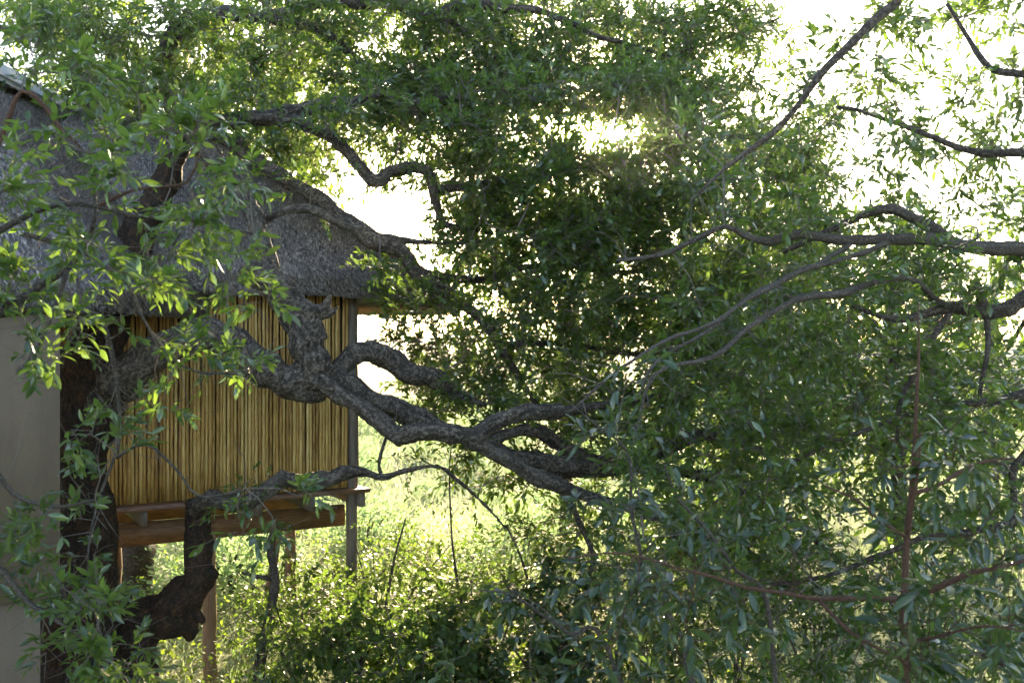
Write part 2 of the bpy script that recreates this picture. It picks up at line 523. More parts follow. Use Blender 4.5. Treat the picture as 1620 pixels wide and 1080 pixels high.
# bearers along the wall below the joists
for off in (-0.12, -1.5):
    b = MB()
    o = wl0 - wd * .1 + wnrm * off + Zv * (DECK - .2 - .225)
    b.box(o, wd * (wlen + .04), -wnrm * 0.07, Zv * 0.224)
    b.build('beam', M_beam, hut)

def thatch_roof(name, E, R, parent, thick, n_straw, seed, straw=0.16, upto=1.0):
    """ruled roof from an eave path E to a ridge path R (same number of points), with a thick cut eave and loose straw"""
    E = np.asarray(E, float); R = np.asarray(R, float)
    nu, nv = len(E), 15
    t = np.linspace(0, 1, nv)
    S = E[:, None, :] * (1 - t)[None, :, None] + R[:, None, :] * t[None, :, None]
    S[..., 2] += 0.10 * np.sin(t * math.pi)[None]                     # thatch is packed round
    S[..., 2] += 0.022 * noise3(S * 1.6, seed)
    # cut eave: rounded lip down and under
    lip1 = E.copy(); lip1[:, 2] -= thick * .8
    out = unit((E - R) * [1, 1, 0])
    S[:, 0] += out * 0.03
    lip2 = E - out * 0.06; lip2[:, 2] -= thick
    lip3 = E - out * 0.55; lip3[:, 2] -= thick - .30
    G = np.concatenate([lip3[:, None], lip2[:, None], lip1[:, None], S], 1)
    k = G.shape[1]
    ii = np.arange(nu - 1)[:, None] * k; jj = np.arange(k - 1)[None]
    q = np.stack([ii + jj, ii + k + jj, ii + k + jj + 1, ii + jj + 1], -1).reshape(-1, 4)
    V = G.reshape(-1, 3)
    me = np_mesh('roof', V, [q], M_thatch, True, {'rnd': np.full(len(V), .18)})
    ro = link('roof', me, parent)
    # straw: thin slivers lying down the slope, cut ends proud of the surface
    u = rng.random(n_straw) * (nu - 1.001); v = rng.random(n_straw)
    seglen = np.linalg.norm(np.diff(E, axis=0), axis=1)
    cdf = np.concatenate([[0], np.cumsum(seglen)]) / seglen.sum()
    w = rng.random(n_straw) * upto; u = np.interp(w, cdf, np.arange(nu))
    u = np.minimum(u, nu - 1.001)
    i0 = u.astype(int); fu = (u - i0)[:, None]
    vv = np.minimum(v, .985) * (nv - 1); j0 = vv.astype(int); fv = (vv - j0)[:, None]
    def surf(i0, j0, fu, fv):
        return (S[i0, j0] * (1 - fu) + S[i0 + 1, j0] * fu) * (1 - fv) + (S[i0, j0 + 1] * (1 - fu) + S[i0 + 1, j0 + 1] * fu) * fv
    P = surf(i0, j0, fu, fv)
    up = unit(S[i0, j0 + 1] - S[i0, j0]); side = unit(S[np.minimum(i0 + 1, nu - 1), j0] - S[i0, j0] + 1e-6)
    nrm = unit(np.cross(side, up)); nrm *= np.sign(nrm[:, 2:3] + 1e-9)
    L = straw * (0.6 + .8 * rng.random((n_straw, 1))); wdt = 0.0065 * (0.6 + rng.random((n_straw, 1)))
    skew = side * rng.normal(0, .045, (n_straw, 1))
    top = P + (up + skew) * L - nrm * 0.012
    bot = P + nrm * (0.010 + 0.028 * rng.random((n_straw, 1)))
    a_ = bot - side * wdt; b_ = bot + side * wdt; c_ = top + side * wdt * .6; d_ = bot - nrm * .05 - up * .012
    # straw ends round the cut eave
    m = n_straw // 7
    w2 = rng.random(m) * upto; u2 = np.minimum(np.interp(w2, cdf, np.arange(nu)), nu - 1.001); i2 = u2.astype(int); f2 = (u2 - i2)[:, None]
    prof = np.stack([S[:, 0], lip1, lip2], 1)
    v2 = rng.random(m) * 1.999; j2_ = v2.astype(int); g2 = (v2 - j2_)[:, None]
    Pq = (prof[i2, j2_] * (1 - f2) + prof[i2 + 1, j2_] * f2) * (1 - g2) + (prof[i2, j2_ + 1] * (1 - f2) + prof[i2 + 1, j2_ + 1] * f2) * g2
    so = out[i2]; ss = unit(E[np.minimum(i2 + 1, nu - 1)] - E[i2] + 1e-6)
    dn = so * .6 + np.array([0, 0, -.55]) + rng.normal(0, .15, (m, 3))
    bo = Pq + dn * (.012 + .035 * rng.random((m, 1))); w3 = .007 * (.5 + rng.random((m, 1)))
    a_ = np.vstack([a_, bo - ss * w3]); b_ = np.vstack([b_, bo + ss * w3]); c_ = np.vstack([c_, Pq - dn * .05 + np.array([0, 0, .03])]); d_ = np.vstack([d_, bo - so * .03 + np.array([0, 0, .012])])
    n_straw = n_straw + m
    Vs = np.stack([a_, b_, c_, d_], 1).reshape(-1, 3)
    base = np.arange(n_straw)[:, None] * 4
    tri = np.concatenate([base + [0, 1, 2], base + [1, 0, 3]], 0)
    rr = np.repeat(np.clip(rng.normal(.5, .17, n_straw), 0, 1), 4)
    link('thatch_straw', np_mesh('thatch_straw', Vs, [tri], M_thatch, False, {'rnd': rr}), ro, 'stuff')
    return ro

# eave path: along the front, then round the end, ridge path follows
E0 = np.array([-1.9, 10.17, EAVE])
rn = 2.6
R1 = E0 + (-wnrm) * rn - wd * 1.0; R1[2] = 6.15
eave, ridge = [], []
for t in np.linspace(3.4, 0.0, 18):
    eave.append(E0 - wd * t); ridge.append(R1 - wd * max(0.0, t - 1.0) * 1.0 + Zv * 0.0)
cen = E0 - wnrm * rn
for a in np.linspace(0, math.pi, 34)[1:]:
    p = cen + wnrm * rn * math.cos(a) + wd * rn * 1.0 * math.sin(a)
    p[2] = EAVE - 0.10 * math.sin(a); eave.append(p); ridge.append(R1)
for t in np.linspace(0, 3.4, 10)[1:]:
    eave.append(cen - wnrm * rn - wd * t + Zv * 0); ridge.append(R1 - wd * max(0.0, t - 1.0))
thatch_roof('roof', eave, ridge, hut, 0.17, 78000, 4, .10, .62)
# pole plate under the eave, bent round the end, and rafters
pl = []
for t in np.linspace(3.2, 0.0, 10): pl.append(E0 - wd * t - wnrm * .32 - Zv * .10)
for a in np.linspace(0, math.pi * .8, 14)[1:]:
    p = cen + wnrm * (rn - .32) * math.cos(a) + wd * (rn - .32) * math.sin(a); p[2] = EAVE - .10 - .10 * math.sin(a); pl.append(p)
b = MB(); b.tube(np.array(pl), .055, 10, True, .05); b.build('wall_plate', M_eave, hut, True)
for k in range(12):
    if k < 6:
        t = 0.2 + k * 0.5; e = E0 - wd * t; r_ = R1 - wd * max(0, t - 1)
    else:
        a = (k - 5.6) * .32; e = cen + wnrm * rn * math.cos(a) + wd * rn * math.sin(a); e[2] = EAVE - .1 * math.sin(a); r_ = R1
    p0 = e * .97 + r_ * .03 - Zv * .13; p1 = e * .3 + r_ * .7 - Zv * .25
    b = MB(); b.tube(np.array([p0, p1]), .035, 8); b.build('rafter', M_eave, hut, True)

# ------------------------------------------------------------------ plastered house with thatched wing
house = empty('plastered_house', (-4.6, 8.0, 0), 'taupe plastered house with dark thatched roof and pale ridge cap', 'house')
wc = np.array([-3.36, 7.4, 0])                       # the corner nearest the tree; walls run parallel to the hut
b = MB(); b.box(wc + Zv * 1.60, -wd * 4.2, -wnrm * .55, Zv * 2.45); b.build('wall', M_plaster, house)
b = MB(); b.box(wc - wd * .13 - wnrm * .03 + Zv * -.3, -wd * 4.0, -wnrm * .5, Zv * 1.898); b.build('plinth', M_plaster, house)
ew, rw = [], []
ev = 3.93
for y in np.linspace(12.2, 8.0, 14):
    ew.append((-3.05, y, ev)); rw.append((-5.4, max(y, 8.9), 6.22))
for a in np.linspace(0, math.pi / 2, 12)[1:]:
    ew.append((-3.95 + .9 * math.cos(a), 8.0 - .9 * math.sin(a), ev)); rw.append((-5.4, 8.9, 6.22))
for x in np.linspace(-3.95, -8.0, 10)[1:]:
    ew.append((x, 7.1, ev)); rw.append((min(x * .6 - 2.6, -5.4), 8.9, 6.22))
thatch_roof('roof', ew, rw, house, 0.2, 38000, 8, 0.11)
mb = MB()
cp = []
for k, a in enumerate(np.linspace(-1.25, 1.25, 9)):
    cp.append((-5.4 + .36 * math.sin(a), 6.02 + .38 * math.cos(a)))
ys = np.linspace(8.4, 12.0, 10)
V = np.array([[x, y, z] for y in ys for (x, z) in cp] + [[x * .94 - 5.4 * .06, y, z - .05] for y in ys for (x, z) in cp])
k = 9; n = len(ys); q = []
for a in range(n - 1):
    for c in range(k - 1):
        q.append((a * k + c, (a + 1) * k + c, (a + 1) * k + c + 1, a * k + c + 1))
        q.append((n * k + a * k + c, n * k + a * k + c + 1, n * k + (a + 1) * k + c + 1, n * k + (a + 1) * k + c))
for c in range(k - 1):
    for a in (0, n - 1):
        q.append((a * k + c, a * k + c + 1, n * k + a * k + c + 1, n * k + a * k + c))
for a in range(n - 1):
    for c in (0, k - 1):
        q.append((a * k + c, n * k + a * k + c, n * k + (a + 1) * k + c, (a + 1) * k + c))
mb.add(V, q); mb.build('ridge_cap', M_cap, house)

# ------------------------------------------------------------------ foliage generator
# leaf templates: x across, y along, z normal; length 1
def leaf_template(w, fold, curl, fine):
    if fine:
        st = [(0.0, 0.06), (0.18, .62), (0.42, 1.0), (0.66, .88), (0.86, .46)]
        V = []
        for y, k in st:
            z = -curl * y * y
            V += [(-w * k, y, z + fold * w * k), (0, y, z), (w * k, y, z + fold * w * k)]
        V.append((0, 1.0, -curl))
        q, t = [], []
        for a in range(4):
            o = a * 3
            q += [(o, o + 1, o + 4, o + 3), (o + 1, o + 2, o + 5, o + 4)]
        t += [(12, 13, 15), (13, 14, 15)]
        return np.array(V), np.array(q), np.array(t)
    V = [(0, 0, 0), (-w, .34, fold * w), (w, .34, fold * w * .3), (-w * .78, .7, -curl * .5 + fold * w * .5), (w * .78, .7, -curl * .5), (0, 1, -curl)]
    t = [(0, 2, 1), (1, 2, 4), (1, 4, 3), (3, 4, 5)]
    return np.array(V), None, np.array(t)
T_mid = leaf_template(.165, .5, .14, False)
T_round = leaf_template(.27, .3, .15, False)
T_near = leaf_template(.17, .30, .16, True)

def leaf_frames(dirs, nrm_bias):
    d = unit(dirs)
    n = nrm_bias - d * np.sum(nrm_bias * d, 1, keepdims=True)
    n = unit(n)
    x = np.cross(d, n)
    return np.stack([x, d, n], -1)          # columns

def leaves_mesh(name, P, Fr, size, rnd, tmpl, mat):
    V, q, t = tmpl
    n, k = len(P), len(V)
    W = P[:, None, :] + np.einsum('nij,kj->nki', Fr, V) * size[:, None, None]
    base = (np.arange(n) * k)[:, None, None]
    fs = []
    if q is not None: fs.append((q[None] + base).reshape(-1, 4))
    fs.append((t[None] + base).reshape(-1, 3))
    return np_mesh(name, W.reshape(-1, 3), fs, mat, True, {'rnd': np.repeat(rnd, k)})

def many_tubes(P, R, sides=3):
    """P (K, n, 3) paths, R (K, n)"""
    K, n, _ = P.shape
    T = unit(np.gradient(P, axis=1))
    ref = np.where(np.abs(T[..., 2:3]) < .8, np.array([0, 0, 1.0]), np.array([1.0, 0, 0]))
    U = unit(np.cross(T, ref)); W = np.cross(T, U)
    th = np.arange(sides) * 2 * math.pi / sides
    V = P[:, :, None] + (np.cos(th)[:, None] * U[:, :, None] + np.sin(th)[:, None] * W[:, :, None]) * R[:, :, None, None]
    i = (np.arange(K) * n * sides)[:, None, None] + (np.arange(n - 1) * sides)[None, :, None]
    j = np.arange(sides)[None, None]; j2 = (j + 1) % sides
    q = np.stack([i + j, i + j2, i + sides + j2, i + sides + j], -1).reshape(-1, 4)
    return V.reshape(-1, 3), q

def twigs_and_leaves(S, D, L, n_leaf, leaf_len, droop=.25, light=.25, rnd_shift=0.0, spread=.9):
    """S starts, D directions, L lengths -> twig paths and leaf frames"""
    K = len(S); D = unit(D)
    t = np.linspace(0, 1, 5)[None, :, None]
    wob = rng.normal(0, .07, (K, 1, 3)) * np.sin(t * math.pi) * L[:, None, None]
    path = S[:, None] + D[:, None] * L[:, None, None] * t + np.array([0, 0, -1.0]) * (droop * L)[:, None, None] * t ** 2 + wob
    tl = (0.12 + 0.88 * (np.arange(n_leaf) + .5) / n_leaf)[None] + rng.normal(0, .03, (K, n_leaf)); tl = np.clip(tl, .05, 1.0)
    seg = tl * 4; i0 = np.minimum(seg.astype(int), 3); f = (seg - i0)[..., None]
    kk = np.arange(K)[:, None]
    P = path[kk, i0] * (1 - f) + path[kk, i0 + 1] * f
    tan = unit(path[kk, i0 + 1] - path[kk, i0])
    ph = rng.random((K, 1)) * 6.28 + np.arange(n_leaf)[None] * 2.4 + rng.normal(0, .4, (K, n_leaf))
    ref = np.where(np.abs(tan[..., 2:3]) < .85, np.array([0, 0, 1.0]), np.array([1.0, 0, 0]))
    U = unit(np.cross(tan, ref)); W = np.cross(tan, U)
    radial = np.cos(ph)[..., None] * U + np.sin(ph)[..., None] * W * .75
    ang = spread * (1 - .45 * tl[..., None])
    d = tan * (1 - ang * .45) + radial * ang + rng.normal(0, .15, (K, n_leaf, 3)) + np.array([0, 0, .04])
    nb = np.array([0, 0, 1.0]) * .9 + rng.normal(0, .42, (K, n_leaf, 3)) - tan * .2
    size = leaf_len * (0.45 + .75 * rng.random((K, n_leaf)) ** .8)
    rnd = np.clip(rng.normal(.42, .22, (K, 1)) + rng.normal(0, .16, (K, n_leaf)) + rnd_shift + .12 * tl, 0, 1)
    ok = rng.random((K, n_leaf)) < .93
    return path, P[ok], leaf_frames(d[ok], nb[ok]), size[ok], rnd[ok]

class Tree:
    """a tree: empty + limbs + branchlets, twigs and leaves grown on clumps joined to the nearest wood"""
    def __init__(self, name, base, label, cat='tree', group=None):
        self.root = empty(name, tuple(base), label, cat, group)
        self.skel = []            # sampled wood points
        self.P, self.Fr, self.S, self.R = [], [], [], []
        self.tw, self.twr = [], []
        self.bl = MB()
    def limb(self, pts, rads, name='limb', mat=None, sides=10, wig=0.0, build=True, step=.06, rough=.12):
        P, R = spline(pts, rads, step)
        if wig:
            P = P + wig * np.stack([noise3(P * 3.1, 21), noise3(P * 3.1, 22), noise3(P * 3.1, 23)], -1)
        R = R * (1 + .16 * noise3(P * 9, 24) + .1 * noise3(P * 25, 25))
        self.skel.append(np.column_stack([P, R]))
        if build:
            v, q, t = tube(P, R, sides, True, rough)
            me = np_mesh(name, v, [q, t], mat or M_bark, True, {'ridge': rng.random(len(v)) * .2})
            link(name, me, self.root)
            if R.mean() < .045 and step < .1:                # short side twigs along thin wood
                nt_ = int(len(P) * .55); pk = rng.integers(2, len(P), nt_)
                dd = unit(unit(np.gradient(P, axis=0))[pk] * .7 + rng.normal(0, .7, (nt_, 3)) + [0, 0, .15])
                tt = np.linspace(0, 1, 5)[None, :, None]
                ll = .06 + .34 * rng.random(nt_) ** 1.6
                bw = rng.normal(0, .1, (nt_, 1, 3)) * np.sin(tt * math.pi)
                self.tw.append(P[pk][:, None] + (dd[:, None] * tt + bw) * ll[:, None, None])
                self.twr.append(np.linspace(1, .4, 5)[None] * np.minimum(.0035, R[pk] * .6)[:, None])
        return P, R
    def grow(self, centers, r, n_twig, n_leaf, leaf_len, r0=.009, spread=.9, droop=.25, shift=0.0, twig_r=.0026, up=.15, keep=1.0, bare_n=.25):
        """branchlets from the wood to each clump centre, then leafy twigs"""
        sk = np.vstack(self.skel)[:, :3]
        centers = np.asarray(centers, float)
        d0 = np.array([np.min(np.sum((sk - c) ** 2, 1)) for c in centers])
        pool = sk
        S, D, L = [], [], []
        for k in np.argsort(d0):
            c = centers[k]
            dd = np.sum((pool - c) ** 2, 1)
            a = pool[np.argmin(dd)]
            dist = math.sqrt(dd.min())
            if dist > 0.03:
                t = np.linspace(0, 1, 7)[:, None]
                mid = rng.normal(0, .13, 3) * dist + np.array([0, 0, .10 * dist])
                path = a * (1 - t) + c * t + mid * np.sin(t * math.pi) + rng.normal(0, .018, (7, 3)) * min(dist, .6) * np.sin(t * math.pi)
                rr = np.linspace(min(r0 * (0.8 + dist * .7), .03), r0 * .45, 7)
                v, q, tt = tube(path[[0, 1, 3, 5, 6]], rr[[0, 1, 3, 5, 6]], 4, False)
                self.bl.add(v, q)
                pool = np.vstack([pool, path[2:]])
                dirn = unit(path[-1] - path[-3])
            else:
                path = np.array([c, c]); dirn = np.array([0, 0, 1.0])
            m = max(1, int(n_twig * (.7 + .6 * rng.random())))
            rk = r * (.75 + .5 * rng.random())
            w = rng.random((m, 1))
            st = c + rng.normal(0, .22, (m, 3)) * rk
            if len(path) > 2:
                on = path[np.clip((3 + 4 * rng.random(m)).astype(int), 0, 6)]
                near = np.linalg.norm(on - c, axis=1, keepdims=True) < rk * 1.2
                st = np.where((rng.random((m, 1)) < .6) & near, on, st)
            dr = unit(rng.normal(0, 1, (m, 3)) * [1, 1, .75]) + dirn * .55 + np.array([0, 0, up])
            S.append(st); D.append(dr); L.append(rk * (.6 + .7 * rng.random(m)))
        S = np.vstack(S); D = np.vstack(D); L = np.concatenate(L)
        path, P, Fr, sz, rd = twigs_and_leaves(S, D, L, n_leaf, leaf_len, droop, spread=spread, rnd_shift=shift)
        nb = int(len(S) * bare_n)                       # bare thin twigs tangled through the crown
        pk = rng.integers(0, len(S), nb)
        bd = unit(D[pk] + rng.normal(0, .7, (nb, 3)))
        tt = np.linspace(0, 1, 5)[None, :, None]
        bw = rng.normal(0, .16, (nb, 1, 3)) * np.sin(tt * math.pi) + rng.normal(0, .05, (nb, 1, 3)) * np.sin(tt * 2 * math.pi)
        bare = S[pk][:, None] + (bd[:, None] * tt + bw) * (L[pk] * (1.2 + .9 * rng.random(nb)))[:, None, None]
        if keep < 1:
            ok = rng.random(len(P)) < keep
            P, Fr, sz, rd = P[ok], Fr[ok], sz[ok], rd[ok]
        self.P.append(P); self.Fr.append(Fr); self.S.append(sz); self.R.append(rd)
        self.tw += [path, bare]; self.twr += [np.linspace(1, .45, 5)[None] * twig_r * np.ones((len(path), 1)), np.linspace(1, .5, 5)[None] * twig_r * .9 * np.ones((nb, 1))]
    def finish(self, leafm, leafm_o=None, twigm=None, n_single=0, tmpl=None, crown='crown', thin=2):
        twigm = twigm or M_twig
        if self.bl.n: self.bl.build('branchlets', twigm, self.root, True, 'stuff')
        V, q = many_tubes(np.concatenate(self.tw)[:, ::thin], np.concatenate(self.twr)[:, ::thin])
        link('twigs', np_mesh('twigs', V, [q], twigm, True), self.root, 'stuff')
        P = np.vstack(self.P); Fr = np.concatenate(self.Fr); S = np.concatenate(self.S); R = np.concatenate(self.R)
        if n_single:
            px = 810 + P[:, 0] / P[:, 1] * F; py = 540 - (P[:, 2] - 3.5) / P[:, 1] * F
            show = S / P[:, 1] * ((px > 0) & (px < 1620) & (py > 0) & (py < 1080))
            pick = np.argsort(-show)[:n_single]
            base = np.array(self.root.location)
            for k in pick:
                o = bpy.data.objects.new('leaf', LEAF_MESH[leafm_o.name][int(R[k] * 97) % 4])
                C.objects.link(o); o.parent = self.root
                m = Matrix([[*(Fr[k][i] * S[k]), P[k][i] - base[i]] for i in range(3)] + [[0, 0, 0, 1]])
                o.matrix_local = m
            rest = np.ones(len(P), bool); rest[pick] = False
            P, Fr, S, R = P[rest], Fr[rest], S[rest], R[rest]
        link(crown, leaves_mesh(crown, P, Fr, S, R, tmpl or T_mid, leafm), self.root, 'stuff')
        return len(P)

LEAF_MESH = {}
for m in (M_leaf_o, M_leafn_o):
    LEAF_MESH[m.name] = []
    for (w, fo, cu) in ((.17, .3, .16), (.19, .22, .1), (.155, .4, .25), (.175, .3, -.05)):
        V, q, t = leaf_template(w, fo, cu, True)
        LEAF_MESH[m.name].append(np_mesh('leaf', V, [q, t], m, True, {'rnd': np.full(len(V), .5)}))

def clumps(rows, d0, d1, per, jitter=32, cell=60.0, row0=0):
    """clump centres of a crown from a coarse chart of where it is dense; each gets a depth of its own"""
    out = []
    for rI, row in enumerate(rows):
        for cI, ch in enumerate(row):
            if ch in '0 .': continue
            n = rng.poisson(int(ch) * per)
            for _ in range(n):
                x = (cI + rng.random()) * cell; y = (rI + row0 + rng.random()) * cell
                d = d0 + (d1 - d0) * rng.random()
                out.append(at(x, y, d))
    return np.array(out)

def px_limb(pts):
    """[(x, y, depth, radius in photo pixels)] -> points, radii"""
    P = np.array([at(x, y, d) for x, y, d, r in pts]); R = np.array([r * d / F for x, y, d, r in pts])
    return P, R

# ------------------------------------------------------------------ the old gnarled tree
D0 = 8.6
main = Tree('gnarled_tree', (at(140, 0, D0)[0], D0, 0), 'old gnarled tree with dark twisting limbs reaching across the reed hut')
thick = {
 'trunk': [(125, 1130, 8.6, 72), (122, 1010, 8.6, 60), (130, 860, 8.6, 46), (132, 740, 8.6, 42), (140, 640, 8.6, 48), (150, 560, 8.6, 46), (170, 480, 8.7, 36), (205, 400, 8.9, 28), (255, 300, 9.1, 22), (285, 215, 9.2, 19)],
 'limb': [(145, 640, 8.6, 36), (190, 598, 8.5, 30), (250, 556, 8.4, 26), (315, 528, 8.35, 24), (375, 548, 8.3, 26), (425, 588, 8.3, 27), (462, 612, 8.3, 22), (515, 626, 8.35, 9)],
 'limb_1': [(455, 600, 8.3, 24), (490, 588, 8.35, 27), (486, 545, 8.35, 24), (470, 505, 8.4, 25), (440, 455, 8.4, 23), (405, 432, 8.45, 17), (385, 418, 8.45, 12)],
 'limb_2': [(430, 445, 8.45, 15), (422, 405, 8.5, 13), (410, 375, 8.6, 13), (395, 330, 8.7, 14), (350, 265, 8.9, 15), (300, 205, 9.1, 15)],
 'stub': [(482, 490, 8.35, 16), (500, 492, 8.3, 12), (512, 487, 8.28, 8), (519, 472, 8.26, 5), (523, 466, 8.26, 4)],
 'stub_1': [(505, 495, 8.3, 8), (518, 500, 8.28, 5), (532, 488, 8.26, 3.5), (536, 485, 8.26, 3)],
 'stub_2': [(495, 500, 8.32, 13), (505, 518, 8.3, 9), (513, 534, 8.3, 6), (515, 538, 8.3, 5)],
 'limb_3': [(478, 585, 8.35, 22), (520, 595, 8.4, 19), (570, 622, 8.5, 16.5), (640, 652, 8.6, 16), (700, 678, 8.7, 14), (760, 702, 8.8, 13), (815, 722, 8.9, 14), (880, 735, 9.0, 14), (960, 742, 9.2, 14), (1010, 728, 9.3, 13), (1075, 695, 9.5, 12), (1135, 688, 9.6, 9), (1205, 715, 9.8, 7)],
 'limb_4': [(488, 592, 8.3, 20), (530, 618, 8.25, 15), (580, 652, 8.2, 13.5), (615, 680, 8.2, 14), (632, 690, 8.2, 16), (665, 682, 8.2, 12.5), (720, 685, 8.25, 13.5), (755, 686, 8.3, 14), (795, 662, 8.35, 12), (840, 650, 8.4, 11.5), (893, 652, 8.5, 11)],
 'limb_5': [(735, 690, 8.3, 13), (780, 712, 8.35, 13), (820, 740, 8.4, 12.5), (862, 758, 8.45, 14), (900, 772, 8.5, 10), (965, 795, 8.6, 9), (1040, 815, 8.8, 8), (1120, 850, 9.0, 7), (1200, 880, 9.2, 5)],
 'limb_6': [(530, 600, 8.5, 12), (540, 580, 8.55, 16), (562, 560, 8.6, 17), (592, 556, 8.7, 17), (620, 574, 8.8, 18), (650, 592, 8.9, 18), (688, 604, 9.0, 15), (720, 622, 9.1, 9), (770, 640, 9.2, 4)],
 'limb_7': [(770, 700, 8.8, 9), (810, 684, 8.85, 10), (845, 682, 8.9, 11), (875, 698, 9.0, 10), (905, 712, 9.1, 10), (960, 730, 9.2, 8), (1100, 750, 9.4, 9), (1180, 780, 9.5, 7), (1290, 850, 9.7, 5)],
 'limb_8': [(292, 214, 9.2, 13), (335, 194, 9.25, 13), (420, 186, 9.3, 12), (500, 168, 9.4, 11), (555, 162, 9.5, 9), (600, 148, 9.6, 6), (660, 160, 9.7, 4), (740, 150, 9.9, 2.5)],
 'limb_9': [(310, 200, 9.1, 13), (370, 225, 9.1, 12), (420, 262, 9.1, 12), (455, 290, 9.1, 12), (505, 318, 9.1, 12), (550, 348, 9.15, 12), (592, 378, 9.2, 13), (640, 402, 9.3, 11), (668, 435, 9.4, 11), (718, 470, 9.5, 9), (760, 502, 9.6, 8), (790, 548, 9.7, 7), (818, 592, 9.8, 6), (850, 642, 9.9, 5)],
 'limb_10': [(410, 350, 8.9, 8), (440, 338, 8.9, 7), (480, 330, 8.95, 7), (525, 346, 9.0, 7), (560, 362, 9.1, 6), (620, 376, 9.2, 5), (690, 385, 9.3, 4), (780, 380, 9.5, 2.5)],
 'limb_11': [(440, 190, 9.3, 9), (495, 203, 9.3, 8.5), (530, 222, 9.35, 9), (552, 240, 9.38, 8.5), (572, 264, 9.4, 9), (590, 284, 9.4, 11), (604, 284, 9.42, 11), (618, 270, 9.45, 9), (650, 264, 9.5, 8.5), (676, 268, 9.52, 9), (686, 292, 9.55, 8), (690, 325, 9.6, 7.5), (700, 352, 9.65, 6), (735, 362, 9.75, 4), (790, 372, 9.9, 2.5)],
}
def fused_wood(tree, spec, mat, voxel, sx=1.0, names=None):
    """tubes of all thick limbs fused by a voxel remesh (smooth forks), bark ridges raised, then split back into limbs"""
    mb = MB(); lines, ids = [], []
    for k, (nm, pts) in enumerate(spec.items()):
        P, R = px_limb(pts)
        P, R = spline(P, R, .05)
        P = P + (.014 * np.stack([noise3(P * 4, 31), noise3(P * 4, 32), noise3(P * 4, 33)], -1) + .012 * np.stack([noise3(P * 9, 34), noise3(P * 9, 35), noise3(P * 9, 36)], -1)) * np.clip(R / .05, .4, 1.3)[:, None]
        R = R * (1 + .14 * noise3(P * 6, 37))
        v, q, t = tube(P, R, 18, True, .26)
        mb.add(v, q, t)
        lines.append(np.column_stack([P, R])); ids += [k] * len(P)
        tree.skel.append(np.column_stack([P, R]))
    src = mb.mesh('fuse', None)
    ob = bpy.data.objects.new('fuse', src); C.objects.link(ob)
    md = ob.modifiers.new('r', 'REMESH'); md.mode = 'VOXEL'; md.voxel_size = voxel; md.adaptivity = 0.0
    dg = bpy.context.evaluated_depsgraph_get()
    me = bpy.data.meshes.new_from_object(ob.evaluated_get(dg))
    bpy.data.objects.remove(ob)
    nv = len(me.vertices)
    V = np.empty(nv * 3, np.float32); me.vertices.foreach_get('co', V); V = V.reshape(-1, 3).astype(float)
    Nn = np.empty(nv * 3, np.float32); me.vertices.foreach_get('normal', Nn); Nn = Nn.reshape(-1, 3).astype(float)
    A = np.vstack(lines); ids = np.array(ids)
    near = np.empty(nv, int)
    A32 = A[:, :3].astype(np.float32); a2 = (A32 ** 2).sum(1)[None]; r32 = A[:, 3].astype(np.float32)[None]
    for s in range(0, nv, 8000):
        v32 = V[s:s + 8000].astype(np.float32)
        d = np.sqrt(np.maximum((v32 ** 2).sum(1)[:, None] + a2 - 2 * v32 @ A32.T, 0)) - r32
        near[s:s + 8000] = d.argmin(1)
    # coordinates along and around the nearest limb
    tang = np.vstack([unit(np.gradient(l[:, :3], axis=0)) for l in lines])
    arc = np.concatenate([np.concatenate([[0], np.cumsum(np.linalg.norm(np.diff(l[:, :3], axis=0), axis=1))]) for l in lines])
    tv = tang[near]; rel = V - A[near, :3]
    along = arc[near] + np.sum(rel * tv, 1)
    # noise stretched along the limb: remove most of the axial component from the sampling position
    cross = rel - tv * np.sum(rel * tv, 1, keepdims=True)
    q3 = cross * 66 + (along * 5.5)[:, None] * np.array([.3, .5, .8]) + ids[near][:, None] * 3.7
    rid = 1 - np.abs(noise3(q3, 41)) * 2
    rid2 = noise3(cross * 120 + (along * 30)[:, None] * np.array([.7, .2, .4]), 42)
    big = noise3(V * 7, 43)
    amp = np.clip(A[near, 3] * .11, .002, .012)
    V2 = V + Nn * (amp * (rid * .8 + .45 * rid2) + np.clip(A[near, 3] * .11, 0, .018) * big)[:, None]
    ridge = np.clip(rid * .55 + rid2 * .25, -1, 1) * .55
    nf = len(me.polygons)
    quads = np.empty(nf * 4, np.int32); me.loops.foreach_get('vertex_index', quads); quads = quads.reshape(-1, 4)
    fid = ids[near][quads[:, 0]]
    for k, nm in enumerate(spec):
        sel = quads[fid == k]
        if not len(sel): continue
        u, inv = np.unique(sel, return_inverse=True)
        part = nm.split('_')[0] if not nm.startswith(('low', 'top')) else 'limb'
        mt = mat[nm] if isinstance(mat, dict) and nm in mat else (mat['*'] if isinstance(mat, dict) else mat)
        o = link(part, np_mesh(part, V2[u], [inv.reshape(-1, 4)], mt, True, {'ridge': ridge[u]}), tree.root)
    bpy.data.meshes.remove(me)
fused_wood(main, thick, {'*': M_bark, 'trunk': M_bark_burnt_shade}, .0195)  # trunk coloured near black to paint in the deep shade beside the wall

